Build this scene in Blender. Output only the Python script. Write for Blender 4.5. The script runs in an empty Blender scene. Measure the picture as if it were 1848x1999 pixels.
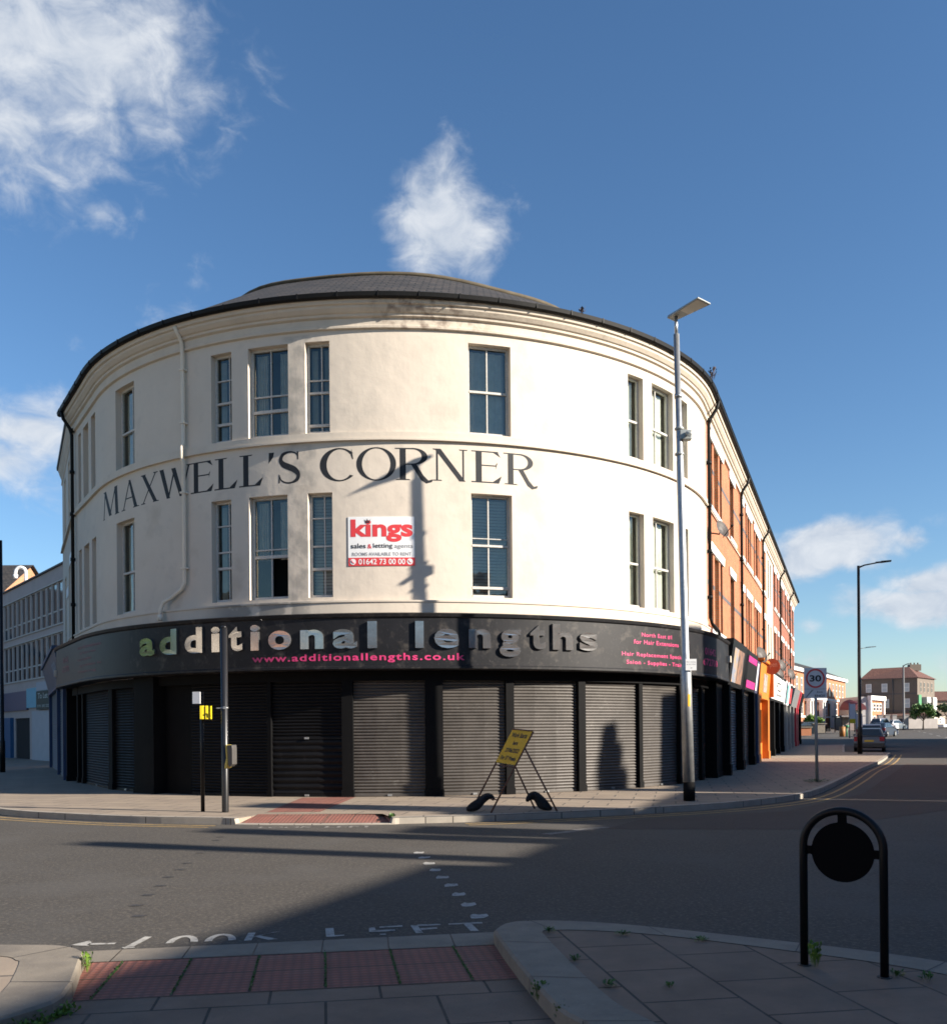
import bpy, math, random
from mathutils import Vector, Matrix
random.seed(7)
S = bpy.context.scene
COL = S.collection
R_ = math.radians
PI = math.pi

# ------------------------------------------------------------------ camera
cd = bpy.data.cameras.new('camera'); cam = bpy.data.objects.new('camera', cd); COL.objects.link(cam)
cd.sensor_fit = 'HORIZONTAL'; cd.sensor_width = 36; cd.lens = 36*1850/1848
cd.shift_y = 0.2275; cd.clip_start = 0.05; cd.clip_end = 5000
cam.matrix_world = Matrix.Translation((0, 0, 1.6)) @ (Matrix.Rotation(R_(90), 4, 'X') @ Matrix.Rotation(-0.0086, 4, 'Z'))
S.camera = cam
S.view_settings.view_transform = 'Standard'; S.view_settings.look = 'None'
S.view_settings.exposure = 1.33; S.view_settings.gamma = 1; S.cycles.filter_width = 1.7

# ------------------------------------------------------------------ sun and sky
SUN_EL, SUN_TH = 22.8, 19.0       # elevation; degrees from +X towards the camera side
sd = bpy.data.lights.new('sun', 'SUN'); sd.energy = 5.0; sd.angle = R_(0.53); sd.color = (1.0, 0.91, 0.79)
so = bpy.data.objects.new('sun', sd); COL.objects.link(so)
sdir = Vector((math.cos(R_(SUN_TH))*math.cos(R_(SUN_EL)), -math.sin(R_(SUN_TH))*math.cos(R_(SUN_EL)), math.sin(R_(SUN_EL))))
so.rotation_euler = sdir.to_track_quat('Z', 'Y').to_euler(); so.location = (40, -14, 30)

W_ = bpy.data.worlds.new('World'); S.world = W_; W_.use_nodes = True
nt = W_.node_tree; N = nt.nodes; Lk = nt.links; N.clear()
def nd(t, **k):
    n = N.new(t)
    for a, b in k.items(): setattr(n, a, b)
    return n
out = nd('ShaderNodeOutputWorld')
sky = nd('ShaderNodeTexSky', sky_type='NISHITA'); sky.sun_disc = False
sky.sun_elevation = R_(SUN_EL); sky.sun_rotation = R_(90+SUN_TH)
sky.air_density = 1.0; sky.dust_density = 0.25; sky.ozone_density = 3.8; sky.altitude = 0
bg1 = nd('ShaderNodeBackground'); bg1.inputs[1].default_value = 0.064
hs0 = nd('ShaderNodeHueSaturation'); hs0.inputs['Saturation'].default_value = 1.09; hs0.inputs['Value'].default_value = 1.0; Lk.new(sky.outputs[0], hs0.inputs['Color']); Lk.new(hs0.outputs[0], bg1.inputs[0])
tc = nd('ShaderNodeTexCoord'); gen = tc.outputs['Generated']
def vm(op, a, b=None):
    n = nd('ShaderNodeVectorMath', operation=op)
    for i, v in enumerate((a, b)):
        if v is None: continue
        if isinstance(v, tuple): n.inputs[i].default_value = v
        else: Lk.new(v, n.inputs[i])
    return n
def mm(op, a, b=None, c=None, clamp=False):
    n = nd('ShaderNodeMath', operation=op); n.use_clamp = clamp
    for i, v in enumerate((a, b, c)):
        if v is None: continue
        if isinstance(v, (int, float)): n.inputs[i].default_value = v
        else: Lk.new(v, n.inputs[i])
    return n.outputs[0]
wn = nd('ShaderNodeTexNoise'); wn.inputs['Scale'].default_value = 9; wn.inputs['Detail'].default_value = 5; Lk.new(gen, wn.inputs['Vector'])
wo = vm('SUBTRACT', wn.outputs['Color'], (0.5, 0.5, 0.5)); ws = vm('SCALE', wo.outputs[0]); ws.inputs['Scale'].default_value = 0.07
wdir = vm('ADD', gen, ws.outputs[0]).outputs[0]
def skydir(px, py):
    dx, dy = px-924, py-1420; c, s = math.cos(.0086), math.sin(.0086)
    return Vector(((c*dx-s*dy)/1850, 1, -(s*dx+c*dy)/1850)).normalized()
# clouds: direction of the middle, half widths (radians) and strength
CL = [(20, 40, .16, .12, 1.1), (170, 90, .12, .09, 1.1), (320, 110, .060, .055, .9), (30, 240, .10, .09, .95), (90, 340, .07, .055, .8), (150, 220, .075, .055, .8), (-20, 330, .07, .07, .7),
      (208, 430, .034, .018, .8), (255, 463, .018, .011, .75), (480, 120, .04, .03, .45), (440, 283, .035, .006, .5),
      (872, 440, .060, .050, 1.5), (880, 375, .038, .040, 1.2), (905, 430, .040, .045, 1.25), (860, 485, .05, .035, 1.2), (880, 515, .052, .022, .8), (800, 425, .028, .026, .9),
      (50, 850, .085, .042, 1.1), (0, 900, .07, .05, 1.0), (70, 930, .07, .018, .6), (335, 610, .06, .028, .5), (385, 560, .03, .03, .45), (155, 660, .02, .03, .4),
      (1620, 1070, .055, .030, 2.0), (1595, 1100, .05, .016, 1.2), (1748, 1050, .025, .014, 1.1), (1800, 1182, .07, .018, 1.8), (1815, 1140, .042, .019, 1.7), (1730, 1195, .04, .010, .9),
      (1508, 1045, .024, .020, .8), (1575, 1238, .022, .013, .7), (1590, 1300, .03, .016, .9), (1840, 1290, .03, .03, .6), (1820, 1010, .03, .012, .5)]
total = None
for px, py, rx, rz, st in CL:
    c = skydir(px, py)
    d = vm('SUBTRACT', wdir, tuple(c)); e = vm('MULTIPLY', d.outputs[0], (1/rx, 1/(rx*1.5), 1/rz)); l = vm('LENGTH', e.outputs[0]).outputs['Value']
    m = mm('MULTIPLY', mm('SUBTRACT', 1.45, l, clamp=False), st/1.45)
    m = mm('MAXIMUM', m, 0.0)
    total = m if total is None else mm('MAXIMUM', total, m)
mp = nd('ShaderNodeMapping'); mp.inputs['Scale'].default_value = (1, 1, 1.5); Lk.new(gen, mp.inputs['Vector'])
fn = nd('ShaderNodeTexNoise'); fn.inputs['Scale'].default_value = 26; fn.inputs['Detail'].default_value = 9; fn.inputs['Roughness'].default_value = .6; fn.inputs['Distortion'].default_value = .4
Lk.new(mp.outputs[0], fn.inputs['Vector'])
f2 = nd('ShaderNodeTexNoise'); f2.inputs['Scale'].default_value = 8; f2.inputs['Detail'].default_value = 4; Lk.new(gen, f2.inputs['Vector'])
nz = mm('ADD', mm('MULTIPLY', fn.outputs['Fac'], 1.0), mm('MULTIPLY', f2.outputs['Fac'], .5))
dens = mm('ADD', total, mm('MULTIPLY', mm('SUBTRACT', nz, .78), 1.15))
mr = nd('ShaderNodeMapRange', interpolation_type='SMOOTHSTEP'); mr.inputs['From Min'].default_value = .27; mr.inputs['From Max'].default_value = 1.12; mr.inputs['To Max'].default_value = .93
Lk.new(dens, mr.inputs['Value'])
has = mm('MINIMUM', mm('MULTIPLY', total, 5.0), 1.0)
cf = mm('MULTIPLY', mr.outputs[0], has)
bg2 = nd('ShaderNodeBackground'); bg2.inputs[0].default_value = (.74, .79, .86, 1); bg2.inputs[1].default_value = .42
cr = nd('ShaderNodeMix', data_type='RGBA'); cr.inputs[6].default_value = (.50, .57, .68, 1); cr.inputs[7].default_value = (.80, .83, .87, 1)
Lk.new(mm('MULTIPLY', mm('SUBTRACT', fn.outputs['Fac'], .3), 2.2, clamp=True), cr.inputs[0]); Lk.new(cr.outputs[2], bg2.inputs[0])
ms = nd('ShaderNodeMixShader'); Lk.new(cf, ms.inputs[0]); Lk.new(bg1.outputs[0], ms.inputs[1]); Lk.new(bg2.outputs[0], ms.inputs[2])
Lk.new(ms.outputs[0], out.inputs[0])

# ------------------------------------------------------------------ materials
MATS = {}
def M(name, col, rough=.8, metal=0.0, var=.0, vs=3.0, col2=None, bump=0.0, bs=40.0, spec=.5, brick=None, layers=(), emit=None):
    """procedural material: base colour varied by noise; brick=(w,h,mortar_size,mortar_col,col_b,offset)"""
    if name in MATS: return MATS[name]
    m = bpy.data.materials.new(name); m.use_nodes = True; t = m.node_tree; n = t.nodes; b = n['Principled BSDF']
    b.inputs['Roughness'].default_value = rough; b.inputs['Metallic'].default_value = metal; b.inputs['Specular IOR Level'].default_value = spec
    co = n.new('ShaderNodeTexCoord'); uv = co.outputs['UV'] if brick else co.outputs['Object']
    cur = None; hgt = None
    if brick:
        w, h, ms_, mc, cb, off = brick
        bt = n.new('ShaderNodeTexBrick'); bt.offset = off; bt.inputs['Scale'].default_value = 1; bt.inputs['Brick Width'].default_value = w; bt.inputs['Row Height'].default_value = h
        bt.inputs['Mortar Size'].default_value = ms_; bt.inputs['Mortar Smooth'].default_value = .25; bt.inputs['Bias'].default_value = 0
        bt.inputs['Color1'].default_value = (*col, 1); bt.inputs['Color2'].default_value = (*cb, 1); bt.inputs['Mortar'].default_value = (*mc, 1)
        t.links.new(uv, bt.inputs['Vector']); cur = bt.outputs['Color']; hgt = bt.outputs['Fac']
    if var or col2:
        no = n.new('ShaderNodeTexNoise'); no.inputs['Scale'].default_value = vs; no.inputs['Detail'].default_value = 8; no.inputs['Roughness'].default_value = .62
        t.links.new(co.outputs['Object'], no.inputs['Vector'])
        rp = n.new('ShaderNodeMapRange'); rp.inputs['From Min'].default_value = .32; rp.inputs['From Max'].default_value = .68
        t.links.new(no.outputs['Fac'], rp.inputs['Value'])
        mx = n.new('ShaderNodeMix'); mx.data_type = 'RGBA'; t.links.new(rp.outputs[0], mx.inputs[0])
        if brick:
            mx.blend_type = 'MULTIPLY'; t.links.new(cur, mx.inputs[6]); mx.inputs[7].default_value = tuple([1-var]*3)+(1,)
        else:
            c2 = col2 or tuple(c*(1-var) for c in col)
            mx.inputs[6].default_value = (*col, 1); mx.inputs[7].default_value = (*c2, 1)
        cur = mx.outputs[2]
    for (lc, ls, lo, hi, amt) in layers:      # blotches of another colour
        no = n.new('ShaderNodeTexNoise'); no.inputs['Scale'].default_value = ls; no.inputs['Detail'].default_value = 6; no.inputs['Roughness'].default_value = .65
        t.links.new(co.outputs['Object'], no.inputs['Vector'])
        rp = n.new('ShaderNodeMapRange'); rp.inputs['From Min'].default_value = lo; rp.inputs['From Max'].default_value = hi; rp.inputs['To Max'].default_value = amt
        t.links.new(no.outputs['Fac'], rp.inputs['Value'])
        mx = n.new('ShaderNodeMix'); mx.data_type = 'RGBA'; t.links.new(rp.outputs[0], mx.inputs[0])
        if cur is None: mx.inputs[6].default_value = (*col, 1)
        else: t.links.new(cur, mx.inputs[6])
        mx.inputs[7].default_value = (*lc, 1); cur = mx.outputs[2]
    if cur is None: b.inputs['Base Color'].default_value = (*col, 1)
    else: t.links.new(cur, b.inputs['Base Color'])
    if bump:
        no = n.new('ShaderNodeTexNoise'); no.inputs['Scale'].default_value = bs; no.inputs['Detail'].default_value = 5
        t.links.new(co.outputs['Object'], no.inputs['Vector'])
        bp = n.new('ShaderNodeBump'); bp.inputs['Strength'].default_value = min(1, bump*45); bp.inputs['Distance'].default_value = bump
        t.links.new(no.outputs['Fac'], bp.inputs['Height']); nn = bp.outputs[0]
        if hgt is not None:
            b2 = n.new('ShaderNodeBump'); b2.invert = True; b2.inputs['Strength'].default_value = .8; b2.inputs['Distance'].default_value = .008
            t.links.new(hgt, b2.inputs['Height']); t.links.new(nn, b2.inputs['Normal']); nn = b2.outputs[0]
        t.links.new(nn, b.inputs['Normal'])
    if emit:
        b.inputs['Emission Color'].default_value = (*emit[0], 1); b.inputs['Emission Strength'].default_value = emit[1]
    MATS[name] = m; return m

cream = M('cream_render', (.60, .525, .435), .85, var=.08, vs=.9, bump=.016, bs=3.0, layers=[((.40, .36, .31), 1.7, .56, .78, .5), ((.36, .33, .29), 9, .66, .80, .35)])
creamtrim = M('cream_trim', (.60, .525, .43), .85, var=.10, vs=2, bump=.006, bs=14, layers=[((.40, .35, .29), 2.6, .58, .76, .5)])
def local_stain(m, x0, x1, col, z0=-99, z1=99, sc=5, lo=.46, hi=.68, amt=.75):
    t = m.node_tree; n = t.nodes; b = n['Principled BSDF']; g = n.new('ShaderNodeNewGeometry'); sx = n.new('ShaderNodeSeparateXYZ'); t.links.new(g.outputs['Position'], sx.inputs[0])
    a = n.new('ShaderNodeMapRange'); a.inputs['From Min'].default_value = (x1-x0)/2; a.inputs['From Max'].default_value = (x1-x0)/4
    d = n.new('ShaderNodeMath'); d.operation = 'SUBTRACT'; d.inputs[1].default_value = (x0+x1)/2; t.links.new(sx.outputs[0], d.inputs[0]); e = n.new('ShaderNodeMath'); e.operation = 'ABSOLUTE'; t.links.new(d.outputs[0], e.inputs[0]); t.links.new(e.outputs[0], a.inputs['Value'])
    no = n.new('ShaderNodeTexNoise'); no.inputs['Scale'].default_value = sc; no.inputs['Detail'].default_value = 9; t.links.new(g.outputs['Position'], no.inputs['Vector']); r = n.new('ShaderNodeMapRange'); r.inputs['From Min'].default_value = lo; r.inputs['From Max'].default_value = hi; r.inputs['To Max'].default_value = amt; t.links.new(no.outputs['Fac'], r.inputs['Value'])
    q = n.new('ShaderNodeMath'); q.operation = 'MULTIPLY'; q.use_clamp = True; t.links.new(a.outputs[0], q.inputs[0]); t.links.new(r.outputs[0], q.inputs[1])
    for zz, op in ((z0, 'GREATER_THAN'), (z1, 'LESS_THAN')):
        c_ = n.new('ShaderNodeMath'); c_.operation = op; c_.inputs[1].default_value = zz; t.links.new(sx.outputs[2], c_.inputs[0]); q2 = n.new('ShaderNodeMath'); q2.operation = 'MULTIPLY'; t.links.new(q.outputs[0], q2.inputs[0]); t.links.new(c_.outputs[0], q2.inputs[1]); q = q2
    mx = n.new('ShaderNodeMix'); mx.data_type = 'RGBA'; t.links.new(q.outputs[0], mx.inputs[0]); t.links.new(b.inputs['Base Color'].links[0].from_socket, mx.inputs[6]); mx.inputs[7].default_value = (*col, 1); t.links.new(mx.outputs[2], b.inputs['Base Color'])
dirtytrim = M('stained_trim', (.58, .505, .41), .85, var=.12, vs=2, bump=.01, bs=12, layers=[((.34, .27, .21), 3, .60, .78, .6)])
local_stain(dirtytrim, -2.6, .8, (.16, .11, .085))
local_stain(cream, -4.5, -3.5, (.27, .25, .22), 4.6, 10.8, 2.2, .44, .60, .6)
local_stain(cream, -9.5, -3.0, (.40, .33, .25), 4.6, 7.3, 1.3, .56, .70, .5)
local_stain(creamtrim, -6.6, -3.4, (.20, .19, .17), 4.2, 4.6, 1.6, .40, .46, .75)
local_stain(cream, -1.6, 3.0, (.46, .40, .33), 4.6, 11, 1.1, .52, .66, .55)
palegrey = M('pale_cream_paint', (.70, .62, .50), .85, var=.06, vs=2)
redbrick = M('red_brick', (.50, .165, .062), .9, var=.22, vs=1.6, bump=.006, bs=60, brick=(.225, .075, .009, (.36, .22, .15), (.41, .12, .045), .5))
darkband = M('blue_brick_band', (.11, .10, .10), .8, var=.2, vs=8)
whitepaint = M('white_paint', (.78, .77, .74), .6, var=.06, vs=6)
oldwhite = M('weathered_white_paint', (.55, .53, .49), .7, var=.25, vs=20)
black = M('black_gloss_paint', (.006, .006, .0065), .42, var=.2, vs=3, spec=.25)
blackmatt = M('black_paint', (.006, .006, .0065), .7, spec=.10, var=.3, vs=3, layers=[((.05, .045, .042), 9, .64, .76, .3)])
fasciam = M('weathered_black_fascia', (.014, .014, .016), .5, spec=.25, var=.35, vs=2, layers=[((.12, .105, .09), 3.5, .54, .72, .45), ((.10, .09, .085), 22, .60, .72, .5)])
fascial = M('dull_grey_fascia', (.022, .020, .021), .5, spec=.25, var=.3, vs=1.5)
dark = M('dark_interior', (.012, .012, .013), .9)
lettermat = M('sign_lettering_black', (.010, .012, .016), .7, var=.35, vs=9)
slate = M('slate', (.032, .030, .030), .8, var=.4, vs=2, bump=.008, bs=30, brick=(.34, .22, .03, (.012, .012, .012), (.066, .055, .049), .5), layers=[((.20, .14, .08), 7, .62, .74, .4)])
redtile = M('brown_roof_tile', (.13, .055, .04), .85, var=.2, vs=2, brick=(.3, .28, .02, (.06, .03, .025), (.16, .07, .05), .5), bump=.004)
gutter = M('black_gutter', (.008, .008, .008), .6, spec=.2, var=.3, vs=6)
asphalt = M('asphalt', (.050, .043, .035), .88, var=.18, vs=.5, bump=.008, bs=45, layers=[((.14, .118, .092), 26, .50, .64, .65), ((.026, .023, .021), 19, .52, .66, .7), ((.18, .155, .125), 85, .56, .70, .7), ((.075, .068, .060), .35, .5, .62, .5)])
asphred = M('old_asphalt_patch', (.072, .054, .044), .9, var=.2, vs=.8, bump=.02, bs=90, layers=[((.2, .16, .14), 70, .58, .72, .6)])
slab = M('concrete_flags', (.26, .168, .115), .85, var=.3, vs=2.2, bump=.004, bs=80, brick=(.70, .60, .010, (.045, .04, .032), (.21, .142, .10), .5), layers=[((.14, .105, .08), 1.3, .50, .66, .55), ((.07, .06, .05), 24, .62, .72, .5), ((.36, .30, .24), 60, .62, .72, .5)])
slabfar = M('far_concrete_flags', (.31, .245, .18), .85, var=.2, vs=1.2, bump=.006, bs=60, brick=(.9, .6, .02, (.13, .11, .09), (.28, .22, .165), .5), layers=[((.20, .16, .13), .8, .5, .68, .5)])
kerbm = M('granite_kerb', (.235, .20, .155), .8, var=.25, vs=3, bump=.006, bs=90, layers=[((.13, .11, .09), 2.5, .50, .66, .55), ((.42, .38, .33), 50, .62, .72, .5), ((.10, .09, .08), 38, .60, .72, .6)])
kerbb = M('concrete_kerb', (.36, .32, .265), .85, var=.2, vs=3, bump=.005, bs=60, brick=(.915, 5, .012, (.08, .07, .06), (.33, .295, .245), 0))
def tactile_mat():
    m = M('red_tactile_paving', (.33, .115, .08), .85, var=.3, vs=3, bump=.004, bs=60, brick=(.49, .525, .012, (.05, .05, .03), (.315, .11, .078), 0), layers=[((.26, .13, .10), 2.5, .52, .66, .5)])
    t = m.node_tree; n = t.nodes; b = n['Principled BSDF']
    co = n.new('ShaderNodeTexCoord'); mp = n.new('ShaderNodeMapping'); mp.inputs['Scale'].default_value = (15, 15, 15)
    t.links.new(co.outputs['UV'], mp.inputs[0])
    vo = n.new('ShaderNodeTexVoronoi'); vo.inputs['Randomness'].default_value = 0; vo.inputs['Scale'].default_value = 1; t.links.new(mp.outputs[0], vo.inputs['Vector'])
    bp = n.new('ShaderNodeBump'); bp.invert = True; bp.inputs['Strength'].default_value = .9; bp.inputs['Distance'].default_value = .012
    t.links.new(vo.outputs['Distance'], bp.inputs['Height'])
    rib_shade = n.new('ShaderNodeMapRange'); rib_shade.inputs['From Min'].default_value = .18; rib_shade.inputs['From Max'].default_value = .45; rib_shade.inputs['To Min'].default_value = .0; rib_shade.inputs['To Max'].default_value = .55; t.links.new(vo.outputs['Distance'], rib_shade.inputs['Value']); mx = n.new('ShaderNodeMix'); mx.data_type = 'RGBA'; t.links.new(rib_shade.outputs[0], mx.inputs[0]); t.links.new(b.inputs['Base Color'].links[0].from_socket, mx.inputs[6]); mx.inputs[7].default_value = (.13, .065, .05, 1); t.links.new(mx.outputs[2], b.inputs['Base Color'])  # gaps between blisters coloured darker: shade of the ribs painted in
    old = b.inputs['Normal'].links[0].from_socket; t.links.new(old, bp.inputs['Normal']); t.links.new(bp.outputs[0], b.inputs['Normal'])
    return m
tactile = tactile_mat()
yellowline = M('worn_yellow_line', (.46, .30, .10), .85, var=.4, vs=8, layers=[((.14, .12, .10), 14, .50, .62, .7)])
whiteline = M('worn_white_line', (.42, .40, .36), .85, var=.3, vs=8, layers=[((.09, .08, .07), 16, .54, .66, .8), ((.10, .09, .08), 60, .56, .66, .7)])
faintline = M('very_worn_white_line', (.30, .28, .25), .85, var=.4, vs=10, layers=[((.14, .125, .11), 9, .40, .55, .9)])
darkpatch = M('bitumen_patch', (.047, .044, .043), .7, var=.3, vs=12)
steel = M('galvanised_steel', (.42, .43, .43), .42, .75, var=.25, vs=9)
polegrey = M('grey_paint', (.33, .35, .34), .5, .2, var=.15, vs=4)
chrome = M('mirror_metal', (.46, .45, .44), .15, .86, var=.25, vs=3, bump=.005, bs=2.2)
signwhite = M('sign_white', (.76, .76, .75), .5, var=.05, vs=4)
signred = M('sign_red', (.62, .045, .05), .5)
signblack = M('sign_black', (.02, .02, .022), .5)
signgrey = M('sign_grey_text', (.24, .24, .25), .6)
pink = M('pink_vinyl', (.75, .05, .20), .5, var=.35, vs=5, layers=[((.2, .03, .07), 12, .55, .65, .6)])
dullpink = M('faded_pink_vinyl', (.20, .035, .06), .55, var=.4, vs=8)
yellow = M('yellow_plastic', (.80, .62, .02), .4)
amber = M('amber_board', (.72, .40, .01), .55, var=.08, vs=4)
rust = M('rusty_steel', (.20, .09, .055), .75, .2, var=.5, vs=14, col2=(.06, .035, .03))
orangep = M('orange_paint', (.58, .18, .02), .5, var=.15, vs=3)
bluep = M('dark_blue_paint', (.015, .045, .12), .5, var=.2, vs=3)
redp = M('red_paint', (.55, .03, .05), .5, var=.1, vs=3)
greenp = M('green_paint', (.02, .20, .08), .5)
aqua = M('pale_blue_panel', (.13, .42, .55), .5, var=.1, vs=3)
shutgrey = M('grey_shutter', (.095, .085, .076), .45, .15, var=.3, vs=1.3, layers=[((.22, .21, .19), 5, .60, .74, .4), ((.05, .045, .04), 1.7, .50, .64, .5)])
shutblack = M('black_shutter', (.008, .008, .009), .5, 0, spec=.18, var=.4, vs=2, layers=[((.05, .047, .045), 5, .62, .72, .3)])
shutblue = M('blue_grey_shutter', (.13, .155, .18), .5, .1, var=.2, vs=2)
shutlight = M('light_grey_shutter', (.36, .35, .33), .5, .1, var=.15, vs=2)
officem = M('office_panel', (.46, .38, .35), .8, var=.12, vs=1.5)
officeb = M('office_mullion', (.52, .48, .43), .7, var=.1, vs=2)
brickorange = M('orange_gable_brick', (.50, .24, .11), .9, var=.2, vs=1.6, brick=(.225, .075, .01, (.42, .30, .2), (.40, .17, .08), .5), bump=.004, bs=60)
greyrender = M('grey_pebbledash', (.16, .132, .108), .95, var=.12, vs=1.5, bump=.006, bs=60)
curtain = M('pale_curtain', (.62, .62, .56), .9, var=.2, vs=6)
blindm = M('pale_blind', (.56, .57, .52), .8, var=.1, vs=3)
leaf = M('leaf', (.075, .16, .022), .6, var=.5, vs=14, col2=(.035, .085, .014))
leafb = M('leaf_bright', (.16, .27, .03), .6, var=.5, vs=18, col2=(.06, .13, .02))
bark = M('bark', (.10, .075, .055), .9, var=.3, vs=9)
rubber = M('rubber', (.02, .02, .021), .8)
bagm = M('black_sandbag', (.010, .0105, .012), .7, var=.3, vs=8, bump=.03, bs=14, spec=.3)
def glass_mat(name, refl, tint):
    m = bpy.data.materials.new(name); m.use_nodes = True; t = m.node_tree; n = t.nodes; n.clear()
    o = n.new('ShaderNodeOutputMaterial'); mx = n.new('ShaderNodeMixShader'); tr = n.new('ShaderNodeBsdfTransparent'); gl = n.new('ShaderNodeBsdfGlossy')
    tr.inputs[0].default_value = (*tint, 1); gl.inputs['Roughness'].default_value = .03; gl.inputs[0].default_value = (.74, .76, .70, 1)
    no = n.new('ShaderNodeTexNoise'); no.inputs['Scale'].default_value = 1.6; co = n.new('ShaderNodeTexCoord'); t.links.new(co.outputs['Object'], no.inputs['Vector'])
    bp = n.new('ShaderNodeBump'); bp.inputs['Strength'].default_value = .25; bp.inputs['Distance'].default_value = .03; t.links.new(no.outputs['Fac'], bp.inputs['Height']); t.links.new(bp.outputs[0], gl.inputs['Normal'])
    fr = n.new('ShaderNodeFresnel'); fr.inputs[0].default_value = 1.5
    ad = n.new('ShaderNodeMath'); ad.operation = 'ADD'; ad.use_clamp = True; ad.inputs[1].default_value = refl; t.links.new(fr.outputs[0], ad.inputs[0])
    t.links.new(ad.outputs[0], mx.inputs[0]); t.links.new(tr.outputs[0], mx.inputs[1]); t.links.new(gl.outputs[0], mx.inputs[2]); t.links.new(mx.outputs[0], o.inputs[0])
    return m
glass = glass_mat('window_glass', .09, (.86, .9, .88))
carglass = M('car_glass', (.03, .04, .045), .05, 0, spec=1.0)

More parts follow.
